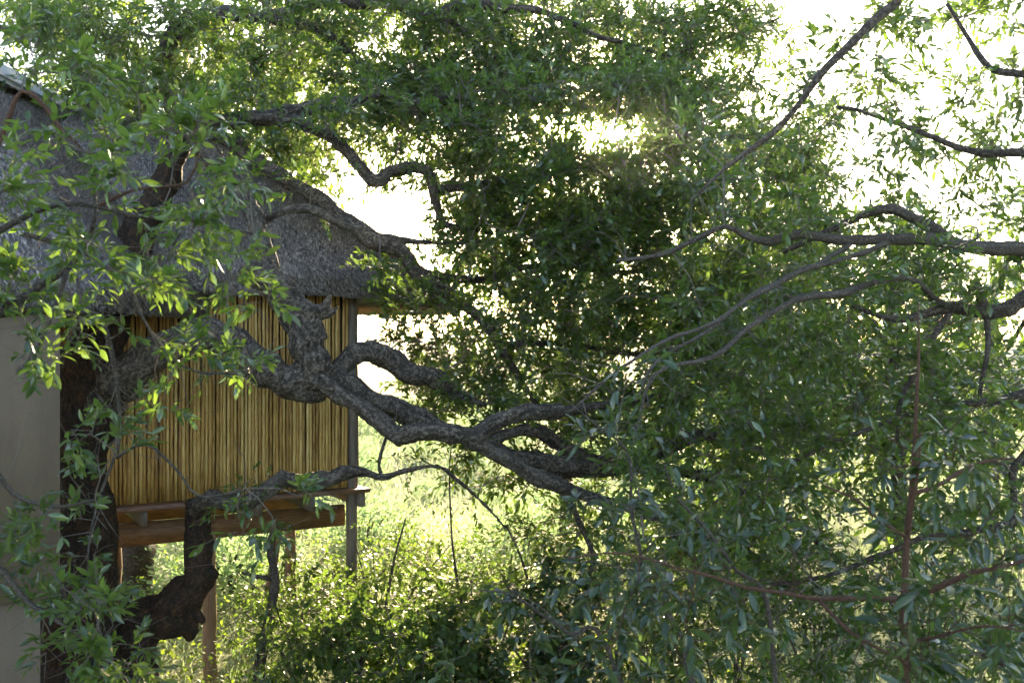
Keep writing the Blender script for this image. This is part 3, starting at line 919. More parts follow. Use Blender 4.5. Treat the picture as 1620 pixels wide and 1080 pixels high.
# thinner boughs carried far into the crown
rows_main = [
 "344333455555555555442000000",
 "233443434345666666441000000",
 "002222322346775577430000000",
 "001111233346764025543200000",
 "000000032014776677544300000",
 "000000001002677776543200000",
 "000000000002466765443200000",
 "000000000034345554443200000",
 "000000000024344444333200000",
 "000000000014444444433200000",
 "000000000014443434433200000",
 "000000000001223323333200000",
 "000000000000112122332200000",
 "000000000000011112322200000",
 "000000000000001112232200000",
 "000000000000000112221000000",
]
for pts in (
    [(692, 300, 9.6, 7), (780, 290, 10, 6), (880, 270, 10.4, 5), (1000, 255, 10.8, 4), (1120, 200, 11.2, 3)],
    [(668, 435, 9.4, 7), (760, 440, 9.8, 6), (860, 420, 10.2, 5), (1000, 430, 10.8, 4), (1120, 400, 11.4, 3)],
    [(790, 548, 9.7, 6), (880, 540, 10.1, 5), (990, 560, 10.6, 4), (1110, 580, 11, 3)],
    [(893, 652, 8.5, 9), (960, 640, 8.9, 7), (1060, 620, 9.6, 5), (1160, 600, 10.2, 4)],
    [(1135, 688, 9.6, 7), (1180, 650, 10, 5), (1240, 610, 10.4, 4)],
    [(850, 500, 10.4, 5), (870, 420, 10.6, 4), (900, 330, 10.8, 3)],
    [(1290, 850, 9.7, 5), (1340, 900, 9.9, 4), (1400, 990, 10, 3)],
    [(1040, 815, 8.8, 6), (1090, 880, 9, 5), (1160, 960, 9.2, 4)],
    [(880, 770, 8.5, 6), (915, 815, 8.6, 5), (935, 870, 8.7, 4), (930, 940, 8.7, 3)],
    [(600, 750, 8.4, 3), (598, 735, 8.4, 3), (610, 690, 8.45, 2.5), (625, 660, 8.5, 2)],
    ):
    P, R = px_limb(pts); main.limb(P, R, 'bough', M_bark, 8, .03)
cA = clumps(rows_main[2:], 8.8, 12.4, 2.0, row0=2)
main.grow(cA, .30, 10, 14, .086, r0=.007, droop=.12, up=.28, bare_n=.5)
print('main clumps', len(cA), 'leaves', main.finish(M_leaf, M_leaf_o, n_single=300))

# the tree behind the ridge whose limbs roof the picture
rooft = Tree('ridge_tree', (*at(215, 0, 13.6)[:2], 0), 'two-trunked tree rising behind the roof ridge, its limbs along the top')
def TL(pts, name='limb', wig=.03): P, R = px_limb(pts); rooft.limb(P, R, name, M_bark, 12, wig, rough=.2)
TL([(215, 945, 13.6, 30), (205, 600, 13.5, 26), (160, 350, 13.2, 22), (138, 240, 13.0, 19), (143, 170, 12.9, 18), (122, 90, 12.8, 13), (112, 0, 12.7, 9), (90, -80, 12.6, 6)], 'trunk')
TL([(205, 600, 13.5, 22), (270, 350, 13.0, 18), (288, 240, 12.6, 15), (272, 160, 12.3, 13), (262, 105, 12.0, 12), (268, 66, 11.8, 12), (300, 38, 11.6, 13), (350, 24, 11.4, 13), (420, 30, 11.2, 10), (500, 48, 11.1, 8), (560, 92, 11, 7), (600, 135, 11, 6), (625, 185, 11, 4), (700, 240, 11, 2.5)], 'trunk')
TL([(420, 30, 11.2, 9), (520, 5, 11, 9), (620, 8, 10.8, 10), (690, 25, 10.6, 11), (735, 8, 10.5, 9), (790, 12, 10.4, 8), (850, 20, 10.4, 6), (960, 60, 10.5, 4), (1060, 90, 10.6, 2.5)])
TL([(700, 25, 10.6, 6), (780, 90, 10.6, 5), (860, 100, 10.8, 4), (960, 130, 11, 3), (1080, 150, 11.2, 2)])
TL([(620, 185, 11, 4), (690, 130, 11, 4), (760, 110, 11.2, 3), (840, 170, 11.4, 2)])
TL([(122, 90, 12.8, 8), (60, 60, 12.6, 6), (-20, 40, 12.5, 4)])
TL([(1060, 90, 10.6, 3), (1150, 60, 10.8, 3), (1230, 30, 11, 2)])
cT = clumps(rows_main[:3], 10.0, 12.8, 2.3)
rooft.grow(cT, .32, 10, 13, .096, r0=.007, droop=.1, up=.3)
rooft.finish(M_leaf, M_leaf_o, n_single=200)

# the burnt twisted stump under the hut
stump = Tree('charred_tree', (*at(215, 0, 8.9)[:2], 0), 'twisted charred trunk bent up under the hut floor, one low limb crossing the deck edge', 'tree')
fused_wood(stump, {
 'trunk': [(215, 1090, 8.9, 40), (205, 1030, 8.9, 38), (225, 985, 8.9, 36), (270, 962, 8.85, 36), (305, 930, 8.8, 29), (316, 895, 8.8, 20), (312, 860, 8.85, 21), (310, 825, 8.9, 20), (312, 790, 8.9, 17)],
 'low_limb': [(312, 800, 8.85, 15), (335, 790, 8.6, 14), (365, 792, 8.35, 13), (395, 790, 8.2, 12), (425, 772, 8.2, 11), (448, 757, 8.2, 13), (480, 766, 8.25, 12), (515, 757, 8.3, 14), (545, 746, 8.35, 12), (575, 748, 8.4, 7.5), (605, 754, 8.4, 6), (640, 744, 8.5, 4), (690, 738, 8.6, 3.6), (722, 758, 8.7, 3.2), (760, 792, 8.8, 2.8), (800, 835, 8.9, 2.2)],
 'knob': [(310, 925, 8.8, 20), (332, 910, 8.75, 15), (342, 902, 8.75, 11)],
 'spur': [(290, 960, 8.85, 18), (300, 990, 8.85, 12), (297, 1012, 8.85, 5)],
 'spur_1': [(215, 985, 8.9, 20), (200, 955, 8.9, 10), (201, 935, 8.9, 6)],
 'spur_2': [(290, 965, 8.85, 12), (315, 975, 8.8, 8), (322, 985, 8.8, 4)],
}, {'*': M_bark_burnt_shade, 'low_limb': M_bark}, .016)
stump.grow([at(x, y, d) for x, y, d in ((640, 780, 8.5), (660, 730, 8.6), (700, 790, 8.7), (740, 800, 8.8), (790, 840, 8.9), (820, 870, 8.9), (620, 720, 8.5), (770, 760, 8.8), (380, 770, 8.2), (350, 800, 8.2), (400, 800, 8.1), (415, 760, 8.1))], .22, 5, 8, .06, r0=.0035, twig_r=.0018)
stump.finish(M_leaf)

# ------------------------------------------------------------------ the tree on the right
right = Tree('pale_branched_tree', (4.9, 7.4, 0), 'leafy tree whose pale branches reach in from the right edge')
right.limb([(4.95, 7.4, -.3), (4.9, 7.4, 1.2), (4.75, 7.3, 2.6), (4.55, 7.2, 3.6), (4.3, 7.2, 4.8), (4.1, 7.4, 6.2)], [.24, .2, .18, .15, .12, .07], 'trunk', M_bark, 14, .03)
def PL(tree, pts, name='bough', mat=None, wig=.02, sides=8, first=None):
    P, R = px_limb(pts); wig = wig + .022
    if first is not None:
        P = np.vstack([first, P]); R = np.concatenate([[R[0] * 1.3], R])
    tree.limb(P, R, name, mat, sides, wig)
PL(right, [(1660, 400, 7.0, 12), (1560, 391, 6.9, 11), (1500, 386, 6.85, 10), (1430, 378, 6.8, 9), (1350, 376, 6.8, 8), (1262, 374, 6.8, 8), (1222, 384, 6.8, 7), (1182, 373, 6.8, 5), (1150, 357, 6.8, 4), (1100, 376, 6.9, 4), (1050, 400, 7, 3.5), (975, 410, 7.1, 3)], 'limb', M_bark_pale, .0, 12, (4.5, 7.2, 3.8))
PL(right, [(1510, 385, 6.85, 9), (1450, 348, 6.9, 9), (1412, 328, 6.95, 9), (1375, 334, 7, 7), (1330, 355, 7.1, 5), (1240, 400, 7.3, 4)], 'limb', M_bark, 0.0)
PL(right, [(1660, 470, 7.5, 16), (1590, 487, 7.4, 13), (1550, 491, 7.4, 12), (1500, 490, 7.4, 9), (1450, 500, 7.4, 7), (1408, 503, 7.4, 6), (1350, 480, 7.5, 4)], 'limb', M_bark, .0, 10, (4.6, 7.3, 3.2))
PL(right, [(1558, 490, 7.4, 9), (1546, 455, 7.4, 8), (1540, 440, 7.4, 5)], 'limb', M_bark_pale, 0)
PL(right, [(1420, 376, 6.8, 4.5), (1310, 416, 6.5, 4), (1200, 462, 6.2, 4), (1130, 506, 6.0, 3.6), (1060, 540, 5.8, 3), (980, 585, 5.6, 2.6), (905, 640, 5.5, 2)], 'bough', M_bark_pale)
PL(right, [(1350, 376, 6.8, 4.5), (1290, 420, 6.5, 4), (1185, 470, 6.3, 4), (1120, 520, 6.1, 3), (1040, 575, 5.9, 2.6), (1000, 640, 5.8, 2)], 'bough', M_bark_pale)
PL(right, [(1500, 492, 7.4, 6), (1420, 440, 7, 5), (1340, 462, 6.6, 6), (1250, 482, 6.4, 5), (1190, 512, 6.2, 4.4), (1125, 562, 6, 4), (1060, 580, 5.9, 3.4), (1020, 620, 5.8, 3), (1003, 690, 5.8, 2)], 'bough', M_bark_pale)
PL(right, [(1455, -40, 6.2, 8), (1420, 5, 6.2, 7), (1372, 48, 6.15, 6.5), (1310, 105, 6.1, 6), (1262, 165, 6.1, 5.5), (1212, 215, 6.1, 5), (1150, 262, 6.1, 3.5), (1105, 305, 6.1, 2.5)], 'limb', M_bark, 0, 10, (4.1, 7.4, 6.0))
PL(right, [(1558, 495, 7.4, 5), (1562, 560, 7.3, 4), (1552, 620, 7.3, 4), (1556, 640, 7.3, 3)], 'bough', M_bark, 0)
PL(right, [(1505, 495, 7.4, 6), (1480, 530, 7.3, 6), (1455, 580, 7.3, 5), (1425, 640, 7.2, 4), (1420, 700, 7.2, 3)], 'bough', M_bark, 0)
PL(right, [(1640, 730, 7.6, 9), (1602, 740, 7.6, 7), (1605, 790, 7.6, 5), (1600, 840, 7.6, 4)], 'bough', M_bark, 0, 8, (4.75, 7.3, 2.4))
PL(right, [(1640, 250, 6.6, 8), (1560, 240, 6.8, 6), (1480, 215, 7, 5), (1400, 190, 7.2, 4), (1330, 170, 7.4, 3)], 'bough', M_bark, .02, 8, (4.3, 7.2, 4.6))
PL(right, [(1640, 120, 6.6, 6), (1560, 110, 6.8, 5), (1530, 60, 7, 4), (1500, 10, 7.1, 3)], 'bough', M_bark, .02, 8, (4.2, 7.3, 5.2))
PL(right, [(1650, 620, 7, 8), (1560, 640, 7, 6), (1460, 650, 7, 5), (1350, 690, 7, 4), (1250, 730, 7.2, 3)], 'bough', M_bark, .03, 8, (4.6, 7.2, 2.9))
PL(right, [(1650, 820, 7, 7), (1560, 830, 7, 6), (1450, 860, 7, 5), (1330, 900, 7, 4), (1220, 920, 7.2, 3)], 'bough', M_bark, .03, 8, (4.8, 7.3, 2.0))
rows_right = [
 "000000000000000000000011122",
 "000000000000000000000011012",
 "000000000000000000000111122",
 "000000000000000000111112222",
 "000000000000000000111222222",
 "000000000000000000112222222",
 "000000000000000000112122211",
 "000000000000000000112222222",
 "000000000000000000122222222",
 "000000000000000001122222221",
 "000000000000000001122222221",
 "000000000000000001122222222",
 "000000000000000011122222222",
 "000000000000000011122222222",
 "000000000000000011122222222",
 "000000000000000011122222222",
 "000000000000000001122222222",
 "000000000000000001122222222",
]
cR = clumps(rows_right, 6.5, 8.7, 1.12)
right.grow(cR, .25, 10, 11, .088, r0=.0055, droop=.1, up=.28)
print('right clumps', len(cR), right.finish(M_leaf, M_leaf_o, n_single=280))

# ------------------------------------------------------------------ young tree on the left, sprays hanging over the roof
rng = np.random.default_rng(5)
left = Tree('bright_leaved_tree', (-3.3, 4.9, 0), 'leafy young tree hanging bright sprays over the thatch at left')
left.limb([(-3.3, 4.9, -.3), (-3.25, 4.9, 1.2), (-3.15, 4.9, 2.6), (-3.05, 5, 4.0), (-2.95, 5.1, 5.4)], [.12, .1, .09, .07, .04], 'trunk', M_bark, 12, .02)
PL(left, [(-60, 470, 5.0, 10), (30, 478, 5.2, 8), (70, 450, 5.3, 7), (105, 430, 5.3, 5), (140, 370, 5.3, 3.4), (146, 290, 5.3, 2.8), (143, 225, 5.3, 1.8)], 'bough', M_bark, 0, 8, (-3.08, 5, 3.8))
PL(left, [(-60, 490, 5.4, 10), (40, 488, 5.6, 8), (110, 492, 5.8, 7), (158, 500, 5.9, 4.4), (180, 560, 5.9, 3.8), (192, 640, 5.9, 3), (188, 700, 5.8, 2.6), (152, 800, 5.7, 1.9), (142, 900, 5.6, 1.6), (160, 1050, 5.6, 1.3)], 'bough', M_bark_pale, 0, 8, (-3.1, 5, 3.7))
PL(left, [(105, 430, 5.3, 4.5), (90, 480, 5.25, 4), (60, 550, 5.2, 3), (25, 590, 5.1, 2.4)], 'bough', M_bark_pale, 0)
PL(left, [(-40, 380, 5, 6), (60, 330, 5.1, 5), (150, 330, 5.1, 4), (240, 345, 5.2, 3.5), (330, 350, 5.3, 2.6), (400, 370, 5.4, 2)], 'bough', M_bark_pale, .01, 8, (-3.05, 5, 4.1))
PL(left, [(40, 370, 5.1, 4.4), (130, 410, 5.1, 3.6), (200, 460, 5.1, 3), (240, 530, 5.1, 2.4), (290, 580, 5.1, 2), (370, 590, 5.1, 1.6)], 'bough', M_bark_pale, .01)
PL(left, [(150, 330, 5.1, 3), (220, 300, 5.1, 2.6), (290, 290, 5, 2.2), (308, 240, 5, 1.6)], 'bough', M_bark_red, 0)
PL(left, [(-30, 250, 5.2, 5), (40, 150, 5.3, 3.6), (100, 200, 5.3, 3), (130, 225, 5.3, 2)], 'bough', M_bark_red, .01, 8, (-3, 5.05, 4.7))
PL(left, [(186, 720, 5.8, 2.4), (230, 700, 5.7, 2.4), (280, 745, 5.6, 2.2), (320, 780, 5.5, 2), (390, 770, 5.5, 1.6)], 'bough', M_bark_pale, .01)
PL(left, [(-50, 720, 4.9, 5), (20, 780, 5, 3.5), (90, 800, 5, 2.5), (150, 790, 5, 1.6)], 'bough', M_bark_pale, .01, 8, (-3.2, 4.9, 2.5))
PL(left, [(-40, 900, 4.9, 5), (60, 960, 5, 4), (120, 1000, 5, 3), (170, 1040, 5, 2)], 'bough', M_bark_pale, .01, 8, (-3.25, 4.9, 1.7))
rows_left = [
 "210000000000",
 "111000000000",
 "001110000000",
 "122212000000",
 "212223200000",
 "222222110000",
 "222232211000",
 "322211110000",
 "311121200000",
 "211012100000",
 "121011200000",
 "211001000000",
 "221000100000",
 "211000110000",
 "222000010000",
 "122000000000",
 "012100000000",
 "013210000000",
]
cL = clumps(rows_left, 4.6, 5.9, .78)
left.grow(cL, .165, 5, 10, .083, r0=.0042, shift=.12, up=.3, twig_r=.0022, bare_n=.9)
print('left clumps', len(cL), left.finish(M_leaf, M_leaf_o, n_single=290, tmpl=T_near))

# ------------------------------------------------------------------ red-stemmed sapling, near right
rng = np.random.default_rng(8)
sap = Tree('sapling', (*at(1432, 0, 4.4)[:2], 0), 'slender red-brown sapling standing upright in front of the foliage at right', 'sapling')
PL(sap, [(1432, 1790, 4.4, 8), (1432, 1090, 4.4, 7), (1432, 940, 4.4, 6.2), (1436, 850, 4.4, 5.4), (1445, 740, 4.4, 4), (1448, 640, 4.4, 3), (1453, 560, 4.4, 2), (1452, 480, 4.4, 1.2)], 'stem', M_bark_red, .004, 12)
PL(sap, [(1432, 945, 4.4, 5), (1380, 941, 4.3, 4.6), (1295, 942, 4.2, 4), (1240, 936, 4.1, 3), (1180, 930, 4.05, 2.6), (1100, 900, 4, 2.2), (1010, 880, 3.9, 1.8), (900, 890, 3.8, 1.4)], 'branch', M_bark_red, .004)
PL(sap, [(1434, 948, 4.4, 5), (1480, 935, 4.3, 4.6), (1530, 915, 4.2, 4), (1580, 905, 4.1, 3), (1650, 880, 4, 2.5)], 'branch', M_bark_red, .004)
PL(sap, [(1442, 780, 4.4, 3.5), (1480, 762, 4.5, 3.5), (1530, 740, 4.6, 3), (1600, 725, 4.7, 2)], 'branch', M_bark_red, .004)
PL(sap, [(1436, 850, 4.4, 3), (1390, 820, 4.3, 2.6), (1350, 790, 4.2, 2), (1300, 770, 4.1, 1.5)], 'branch', M_bark_red, .004)
PL(sap, [(1295, 942, 4.2, 3), (1340, 990, 4.1, 2.6), (1420, 1040, 4, 2), (1460, 1060, 4, 1.5)], 'branch', M_bark_red, .004)
PL(sap, [(1436, 850, 4.4, 3), (1445, 760, 4.3, 2.4), (1452, 680, 4.3, 1.8)], 'branch', M_bark_red, .004)
PL(sap, [(1432, 1010, 4.4, 3), (1480, 1010, 4.2, 2.6), (1560, 990, 4, 2), (1620, 995, 3.9, 1.5)], 'branch', M_bark_red, .004)
rows_sap = [
 "000000000000000000000000010",
 "000000000000000000000000010",
 "000000000000000000000000111",
 "000000000000000000000001111",
 "000000000000000000000011221",
 "000000000000000000011112212",
 "000000000000000011111111122",
 "000000000000000110111112232",
 "000000000000000011211122233",
 "000000000000001111121122323",
]
cS = clumps(rows_sap, 3.7, 4.9, .6, row0=8)
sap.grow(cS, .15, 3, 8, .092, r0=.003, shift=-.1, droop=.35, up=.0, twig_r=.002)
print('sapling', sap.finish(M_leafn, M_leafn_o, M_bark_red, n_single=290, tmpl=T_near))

# ------------------------------------------------------------------ second near spray, low in the middle
spray = Tree('arching_shrub', (1.2, 5.2, 0), 'arching shrub with blue-green leaves low in the centre foreground', 'shrub')
for k, pts in enumerate(([(1180, 1900, 5.2, 6), (1100, 1100, 5.2, 5), (1040, 950, 5.1, 4), (1000, 820, 5, 3), (990, 720, 5, 2), (930, 660, 4.9, 1.4)],
            [(1180, 1900, 5.2, 6), (1220, 1050, 5.2, 4), (1160, 900, 5.1, 3), (1080, 800, 5, 2.2), (1050, 740, 4.9, 1.4)],
            [(1180, 1900, 5.2, 6), (980, 1080, 5.0, 4), (900, 1000, 4.9, 3), (820, 940, 4.8, 2), (760, 930, 4.7, 1.4)])):
    PL(spray, pts, 'stem', M_bark_pale, .01)
rows_spray = [
 "00000000000000011000000000",
 "00000000000000011100000000",
 "00000000000000002110000000",
 "00000000000000012211000000",
 "00000000000000011111000000",
 "00000000000001101111000000",
 "00000000000011111210000000",
 "00000000000101111110000000",
]
cY = clumps(rows_spray, 4.6, 5.4, .8, row0=10)
spray.grow(cY, .15, 3, 8, .085, r0=.003, shift=-.05, droop=.3, twig_r=.002)
print('spray', spray.finish(M_leafn, M_leafn_o, n_single=240, tmpl=T_near))

# ------------------------------------------------------------------ understorey shrubs
def shrub(px, d, h, w, n, leaf, mat, label, tmpl=None, shift=0.0, stems=5, single=0):
    X = (px - 810) / F * d
    z0 = float(gz(X, d))
    t = Tree('understorey_shrub', (X, d, z0), label, 'shrub', 'shrubs in front of the hut')
    for k in range(stems):
        a = rng.random() * 6.28; r = w * (.3 + .7 * rng.random())
        top = np.array([X + math.cos(a) * r, d + math.sin(a) * r * .8, z0 + h * (.6 + .4 * rng.random())])
        midp = np.array([X + math.cos(a) * r * .35, d + math.sin(a) * r * .3, z0 + h * .45])
        t.limb([(X + rng.normal(0, .05), d + rng.normal(0, .05), z0 - .1), midp, top], [.016, .011, .004], 'stem', M_bark, 6, .03, step=.12)
    c = rng.normal(0, 1, (n, 3)); c = unit(c) * rng.random((n, 1)) ** .45
    c = np.array([X, d, z0 + h * .55]) + c * [w, w * .8, h * .48]
    c[:, 2] = np.maximum(c[:, 2], z0 + .1)
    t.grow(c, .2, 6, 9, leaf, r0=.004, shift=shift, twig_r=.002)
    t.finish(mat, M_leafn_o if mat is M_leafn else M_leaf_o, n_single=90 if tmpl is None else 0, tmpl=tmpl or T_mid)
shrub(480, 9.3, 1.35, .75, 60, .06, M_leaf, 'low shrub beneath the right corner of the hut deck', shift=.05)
shrub(560, 8.7, 1.45, .7, 75, .075, M_leaf_r, 'round-leaved low shrub just right of the hut stilts', T_round)
shrub(660, 8.2, 1.35, .7, 80, .075, M_leaf_r, 'round-leaved dark shrub at the bottom edge left of centre', T_round)
shrub(760, 8.6, 1.5, .8, 85, .075, M_leaf_r, 'dark low shrub at the bottom edge below the twisting limbs', T_round)
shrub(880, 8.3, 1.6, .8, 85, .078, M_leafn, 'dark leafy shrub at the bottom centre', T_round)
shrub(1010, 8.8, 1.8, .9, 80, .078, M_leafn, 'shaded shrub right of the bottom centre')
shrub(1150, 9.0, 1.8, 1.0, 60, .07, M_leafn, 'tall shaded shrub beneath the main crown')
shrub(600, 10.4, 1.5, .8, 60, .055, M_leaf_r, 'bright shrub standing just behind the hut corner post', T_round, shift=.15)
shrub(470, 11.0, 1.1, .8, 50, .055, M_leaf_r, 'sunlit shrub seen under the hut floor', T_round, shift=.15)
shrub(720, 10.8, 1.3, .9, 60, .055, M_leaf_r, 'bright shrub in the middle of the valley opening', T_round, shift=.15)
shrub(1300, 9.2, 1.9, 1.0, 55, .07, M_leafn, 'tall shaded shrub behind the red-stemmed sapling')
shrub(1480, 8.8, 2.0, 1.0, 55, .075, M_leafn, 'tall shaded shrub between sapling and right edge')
shrub(230, 7.6, .55, .5, 24, .08, M_leaf, 'small bright shrub at the foot of the burnt stump', shift=.1)
shrub(120, 6.9, .75, .45, 26, .085, M_leaf, 'bright leafy shrub growing at the foot of the plastered wall', shift=.1)
shrub(400, 8.3, .6, .5, 26, .06, M_leaf, 'low shrub between the stilts and the burnt stump')

# thin dark tree standing beside the hut corner
slim = Tree('slim_tree', (*at(410, 0, 9.9)[:2], 0), 'slim dark-stemmed young tree under the hut deck', 'tree')
PL(slim, [(405, 1130, 9.2, 9), (412, 1050, 9.2, 9), (428, 980, 9.2, 9), (434, 920, 9.2, 8), (430, 860, 9.2, 7), (438, 835, 9.2, 5)], 'stem', M_bark, .01)
PL(slim, [(432, 915, 9.2, 4), (405, 912, 9.1, 3), (380, 905, 9, 2)], 'branch', M_bark, .01)
slim.grow([at(440, 830, 9.0), at(420, 860, 9.0), at(455, 870, 9.1), at(470, 900, 9.1)], .22, 6, 9, .07, r0=.004)
slim.finish(M_leaf)

def slender(pts, cl, label, leaf=.05):
    P, R = px_limb(pts)
    t = Tree('slender_sapling', tuple(P[0]), label, 'sapling', 'thin saplings before the sunlit valley')
    t.limb(P, R, 'stem', M_bark, 6, .01)
    t.grow([at(*c) for c in cl], .16, 4, 7, leaf, r0=.003, twig_r=.0016, spread=1.0)
    t.finish(M_leaf, M_leaf_o, n_single=40)
slender([(600, 1120, 9.2, 4), (606, 1000, 9.2, 3.4), (620, 900, 9.2, 2.4), (640, 820, 9.2, 1.4)], [(570, 830, 9.1), (600, 850, 9.2), (640, 830, 9.2), (620, 880, 9.2), (590, 900, 9.1), (650, 790, 9.2)], 'thin sapling with sparse bright leaves right beside the deck corner')
slender([(740, 1150, 9.6, 4), (735, 1000, 9.6, 3), (718, 880, 9.6, 2), (712, 760, 9.6, 1.2), (715, 700, 9.6, 1)], [(712, 760, 9.6), (708, 800, 9.6), (716, 840, 9.6), (715, 880, 9.6), (720, 910, 9.6), (716, 930, 9.5)], 'slim upright sapling with small leaves in the middle of the bright valley gap')
slender([(860, 1130, 9.0, 4), (850, 1000, 9.0, 3.4), (830, 900, 9.0, 2.4), (800, 830, 9, 1.4)], [(800, 840, 9), (830, 870, 9), (780, 880, 9), (850, 910, 9), (820, 810, 9.1), (870, 860, 9)], 'thin leafy sapling at the right of the bright valley gap')

# ------------------------------------------------------------------ trees behind
def back_tree(X, d, h, w, seed_label, n=150, z_low=.25, mat=None, leaf=.18, shift=0.0, ncl=6):
    z0 = float(gz(X, d))
    t = Tree('tall_tree', (X, d, z0), seed_label, 'tree', 'trees standing behind the hut and the gnarled tree')
    lean = rng.normal(0, .35)
    t.limb([(X, d, z0 - .3), (X + lean * .3, d, z0 + h * .3), (X + lean, d, z0 + h * .6), (X + lean * 1.2, d, z0 + h * .9)], [.02 * h, .016 * h, .011 * h, .004 * h], 'trunk', M_bark, 10, .08, step=.2)
    for k in range(9):
        a = k * 2.4 + rng.random(); zz = h * (z_low + .1 + .55 * rng.random()); r = w * (.5 + .5 * rng.random())
        p0 = np.array([X + lean * zz / h, d, z0 + zz * .8])
        p2 = np.array([X + math.cos(a) * r, d + math.sin(a) * r, z0 + zz + .12 * h])
        t.limb([p0, p0 * .5 + p2 * .5 + [0, 0, .05 * h], p2], [.009 * h, .006 * h, .002 * h], 'branch', M_bark, 7, .1, step=.2)
    c = unit(rng.normal(0, 1, (n, 3))) * rng.random((n, 1)) ** .4
    # uneven outline: push clumps by low-frequency noise
    c = c * (1 + .35 * noise3(c * 2.0 + d, 7))[:, None]
    c = np.array([X + lean, d, z0 + h * (z_low + 1) / 2]) + c * [w, w, h * (1 - z_low) / 2]
    t.grow(c, .42, ncl, 11, leaf, r0=.010, shift=shift, twig_r=.004)
    t.finish(mat or M_leaf, thin=4)
back_tree(3.3, 15.0, 6.2, 2.0, 'dense background tree behind the middle of the crown', 170, .1)
back_tree(5.6, 14.5, 6.2, 2.2, 'background tree low behind the red-stemmed sapling', 150, .1)
back_tree(8.2, 17.0, 5.6, 2.6, 'background tree behind the right edge of the picture', 150, .1)
back_tree(-7.6, 17.5, 10.5, 2.4, 'olive-green tall tree rising behind the thatch at far left', 170, .35, M_leaf_y, shift=.1)
back_tree(-4.4, 18.5, 11.0, 1.9, 'tall tree rising behind the hut roof ridge', 110, .5, M_leaf_y)
back_tree(0.9, 17.0, 6.5, 1.9, 'background tree filling the crown below the bright sun gap', 120, .4)
back_tree(6.4, 22.0, 6.6, 2.8, 'far pale tree between the crowns at right', 140, .1, M_leaf_y, .14)
back_tree(4.6, 20.5, 9.0, 2.0, 'tall background tree behind the upper right crown', 150, .2, M_leaf)

# ------------------------------------------------------------------ valley scrub, grass and herbs
def bush_mesh(seed):
    n = 2400
    p = unit(rng.normal(0, 1, (n, 3))) * (rng.random((n, 1)) ** .35)
    p = p * (1 + .4 * noise3(p * 2.3 + seed, 7))[:, None]
    p[:, 2] = np.abs(p[:, 2]) * 1.1
    d = unit(p + rng.normal(0, .6, (n, 3)) + [0, 0, .4])
    return leaves_mesh('foliage', p, leaf_frames(d, rng.normal(0, .6, (n, 3)) + [0, 0, 1.0]), .085 * (.6 + .8 * rng.random(n)), np.clip(rng.normal(.5, .22, n), 0, 1), T_round, M_bush)
bm = [bush_mesh(k * 5.0) for k in range(4)]
sm = MB()
for k in range(5):
    a = k * 1.3; sm.tube(np.array([[0, 0, -.2], [math.cos(a) * .15, math.sin(a) * .15, .4], [math.cos(a) * .4, math.sin(a) * .4, .85]]), np.array([.03, .02, .008]), 5)
bstem = sm.mesh('stems', M_bark, True)
spots = []
while len(spots) < 60:
    d = 13.5 + 60 * rng.random() ** 1.5; px = 330 + 800 * rng.random()
    X = (px - 810) / F * d
    if all((X - a) ** 2 + (d - b_) ** 2 > 2.2 for a, b_ in spots): spots.append((X, d))
for k, (X, d) in enumerate(sorted(spots, key=lambda s: s[1])):
    o = empty('valley_bush', (X, d, float(gz(X, d))), 'sunlit bush growing on the bright valley floor', 'bush', 'bushes scattered over the valley')
    s = (.4 + .6 * rng.random()) * (1 + max(0, d - 25) * .02)
    o.rotation_euler = (0, 0, rng.random() * 6.28); o.scale = (s * 1.3, s * 1.3, s)
    for nm, me in (('foliage', bm[k % 4]), ('stems', bstem)):
        c = bpy.data.objects.new(nm, me); C.objects.link(c); c.parent = o

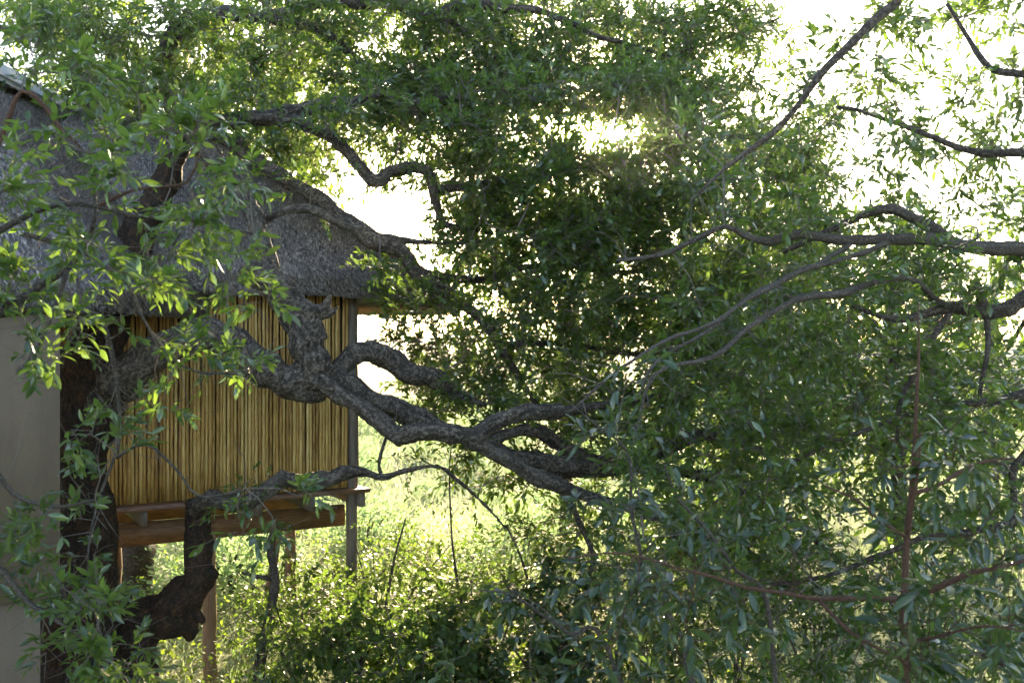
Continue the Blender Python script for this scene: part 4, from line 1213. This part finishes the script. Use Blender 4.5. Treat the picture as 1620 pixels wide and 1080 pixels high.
def grass(name, n, x0, x1, y0, y1, h, w, label):
    d = y0 * (y1 / y0) ** rng.random(n)
    px = x0 + (x1 - x0) * rng.random(n)
    X = (px - 810) / F * d
    z = gz(X, d)
    tuft = noise3(np.stack([X * .8, d * .8, d * 0], -1), 13)
    hh = h * (.5 + .9 * rng.random(n)) * (1 + .6 * tuft) * np.clip(d / 14, .8, 2.2)
    a = rng.random(n) * 6.28
    wv = np.stack([np.cos(a), np.sin(a), a * 0], -1) * (w * np.clip(d / 10, .8, 4))[:, None]
    lean = np.stack([rng.normal(0, .45, n), rng.normal(0, .45, n), np.ones(n)], -1)
    B = np.stack([X, d, z - .02], -1)
    mid = B + lean * [.5, .5, .6] * hh[:, None]
    V = np.stack([B - wv, B + wv, mid + wv * .7, mid - wv * .7, B + lean * hh[:, None] * [1.5, 1.5, 1]], 1).reshape(-1, 3)
    base = (np.arange(n) * 5)[:, None]
    r = np.repeat(np.clip(.5 + .35 * tuft + rng.normal(0, .18, n), 0, 1), 5)
    o = link(name, np_mesh(name, V, [base + [0, 1, 2, 3], base + [3, 2, 4]], M_grass, False, {'rnd': r}))
    tag(o, label, 'grass', kind='stuff')
grass('grass', 31000, -150, 1800, 8.5, 75, .34, .004, 'long sunlit grass covering the valley floor')
n = 26000
d = 8.2 * (20 / 8.2) ** rng.random(n); px = -100 + 1300 * rng.random(n); X = (px - 810) / F * d
hg = rng.random(n) ** 1.4 * .55 * (1 + .5 * noise3(np.stack([X, d, d * 0], -1), 17))
P = np.stack([X, d, gz(X, d) + np.maximum(hg, .02)], -1)
hd = unit(rng.normal(0, 1, (n, 3)) * [1, 1, .4])
o = link('herbs', leaves_mesh('herbs', P, leaf_frames(hd, rng.normal(0, .4, (n, 3)) + [0, 0, 1.0]), .05 * (.6 + .9 * rng.random(n)), np.clip(rng.normal(.5, .25, n), 0, 1), T_round, M_leaf_y))
tag(o, 'leafy green herbs covering the ground under the hut', 'herbs', kind='stuff')

print('tris', sum(sum(len(p.vertices) - 2 for p in m.polygons) for m in bpy.data.meshes))

# ------------------------------------------------------------------ sunlit air
hz = MB(); hz.box((-900, -900, -6), (1800, 0, 0), (0, 1800, 0), (0, 0, 24))
m_h = bpy.data.materials.new('haze'); m_h.use_nodes = True
hn = m_h.node_tree.nodes; hn.clear()
ho = hn.new('ShaderNodeOutputMaterial'); hv = hn.new('ShaderNodeVolumePrincipled')
hv.inputs['Color'].default_value = (.95, .95, .95, 1)
hv.inputs['Density'].default_value = HAZE
hv.inputs['Anisotropy'].default_value = 0.92
m_h.node_tree.links.new(hv.outputs[0], ho.inputs['Volume'])
hob = hz.build('haze', m_h)
tag(hob, 'thin sunlit haze filling the valley air', 'haze', kind='stuff')
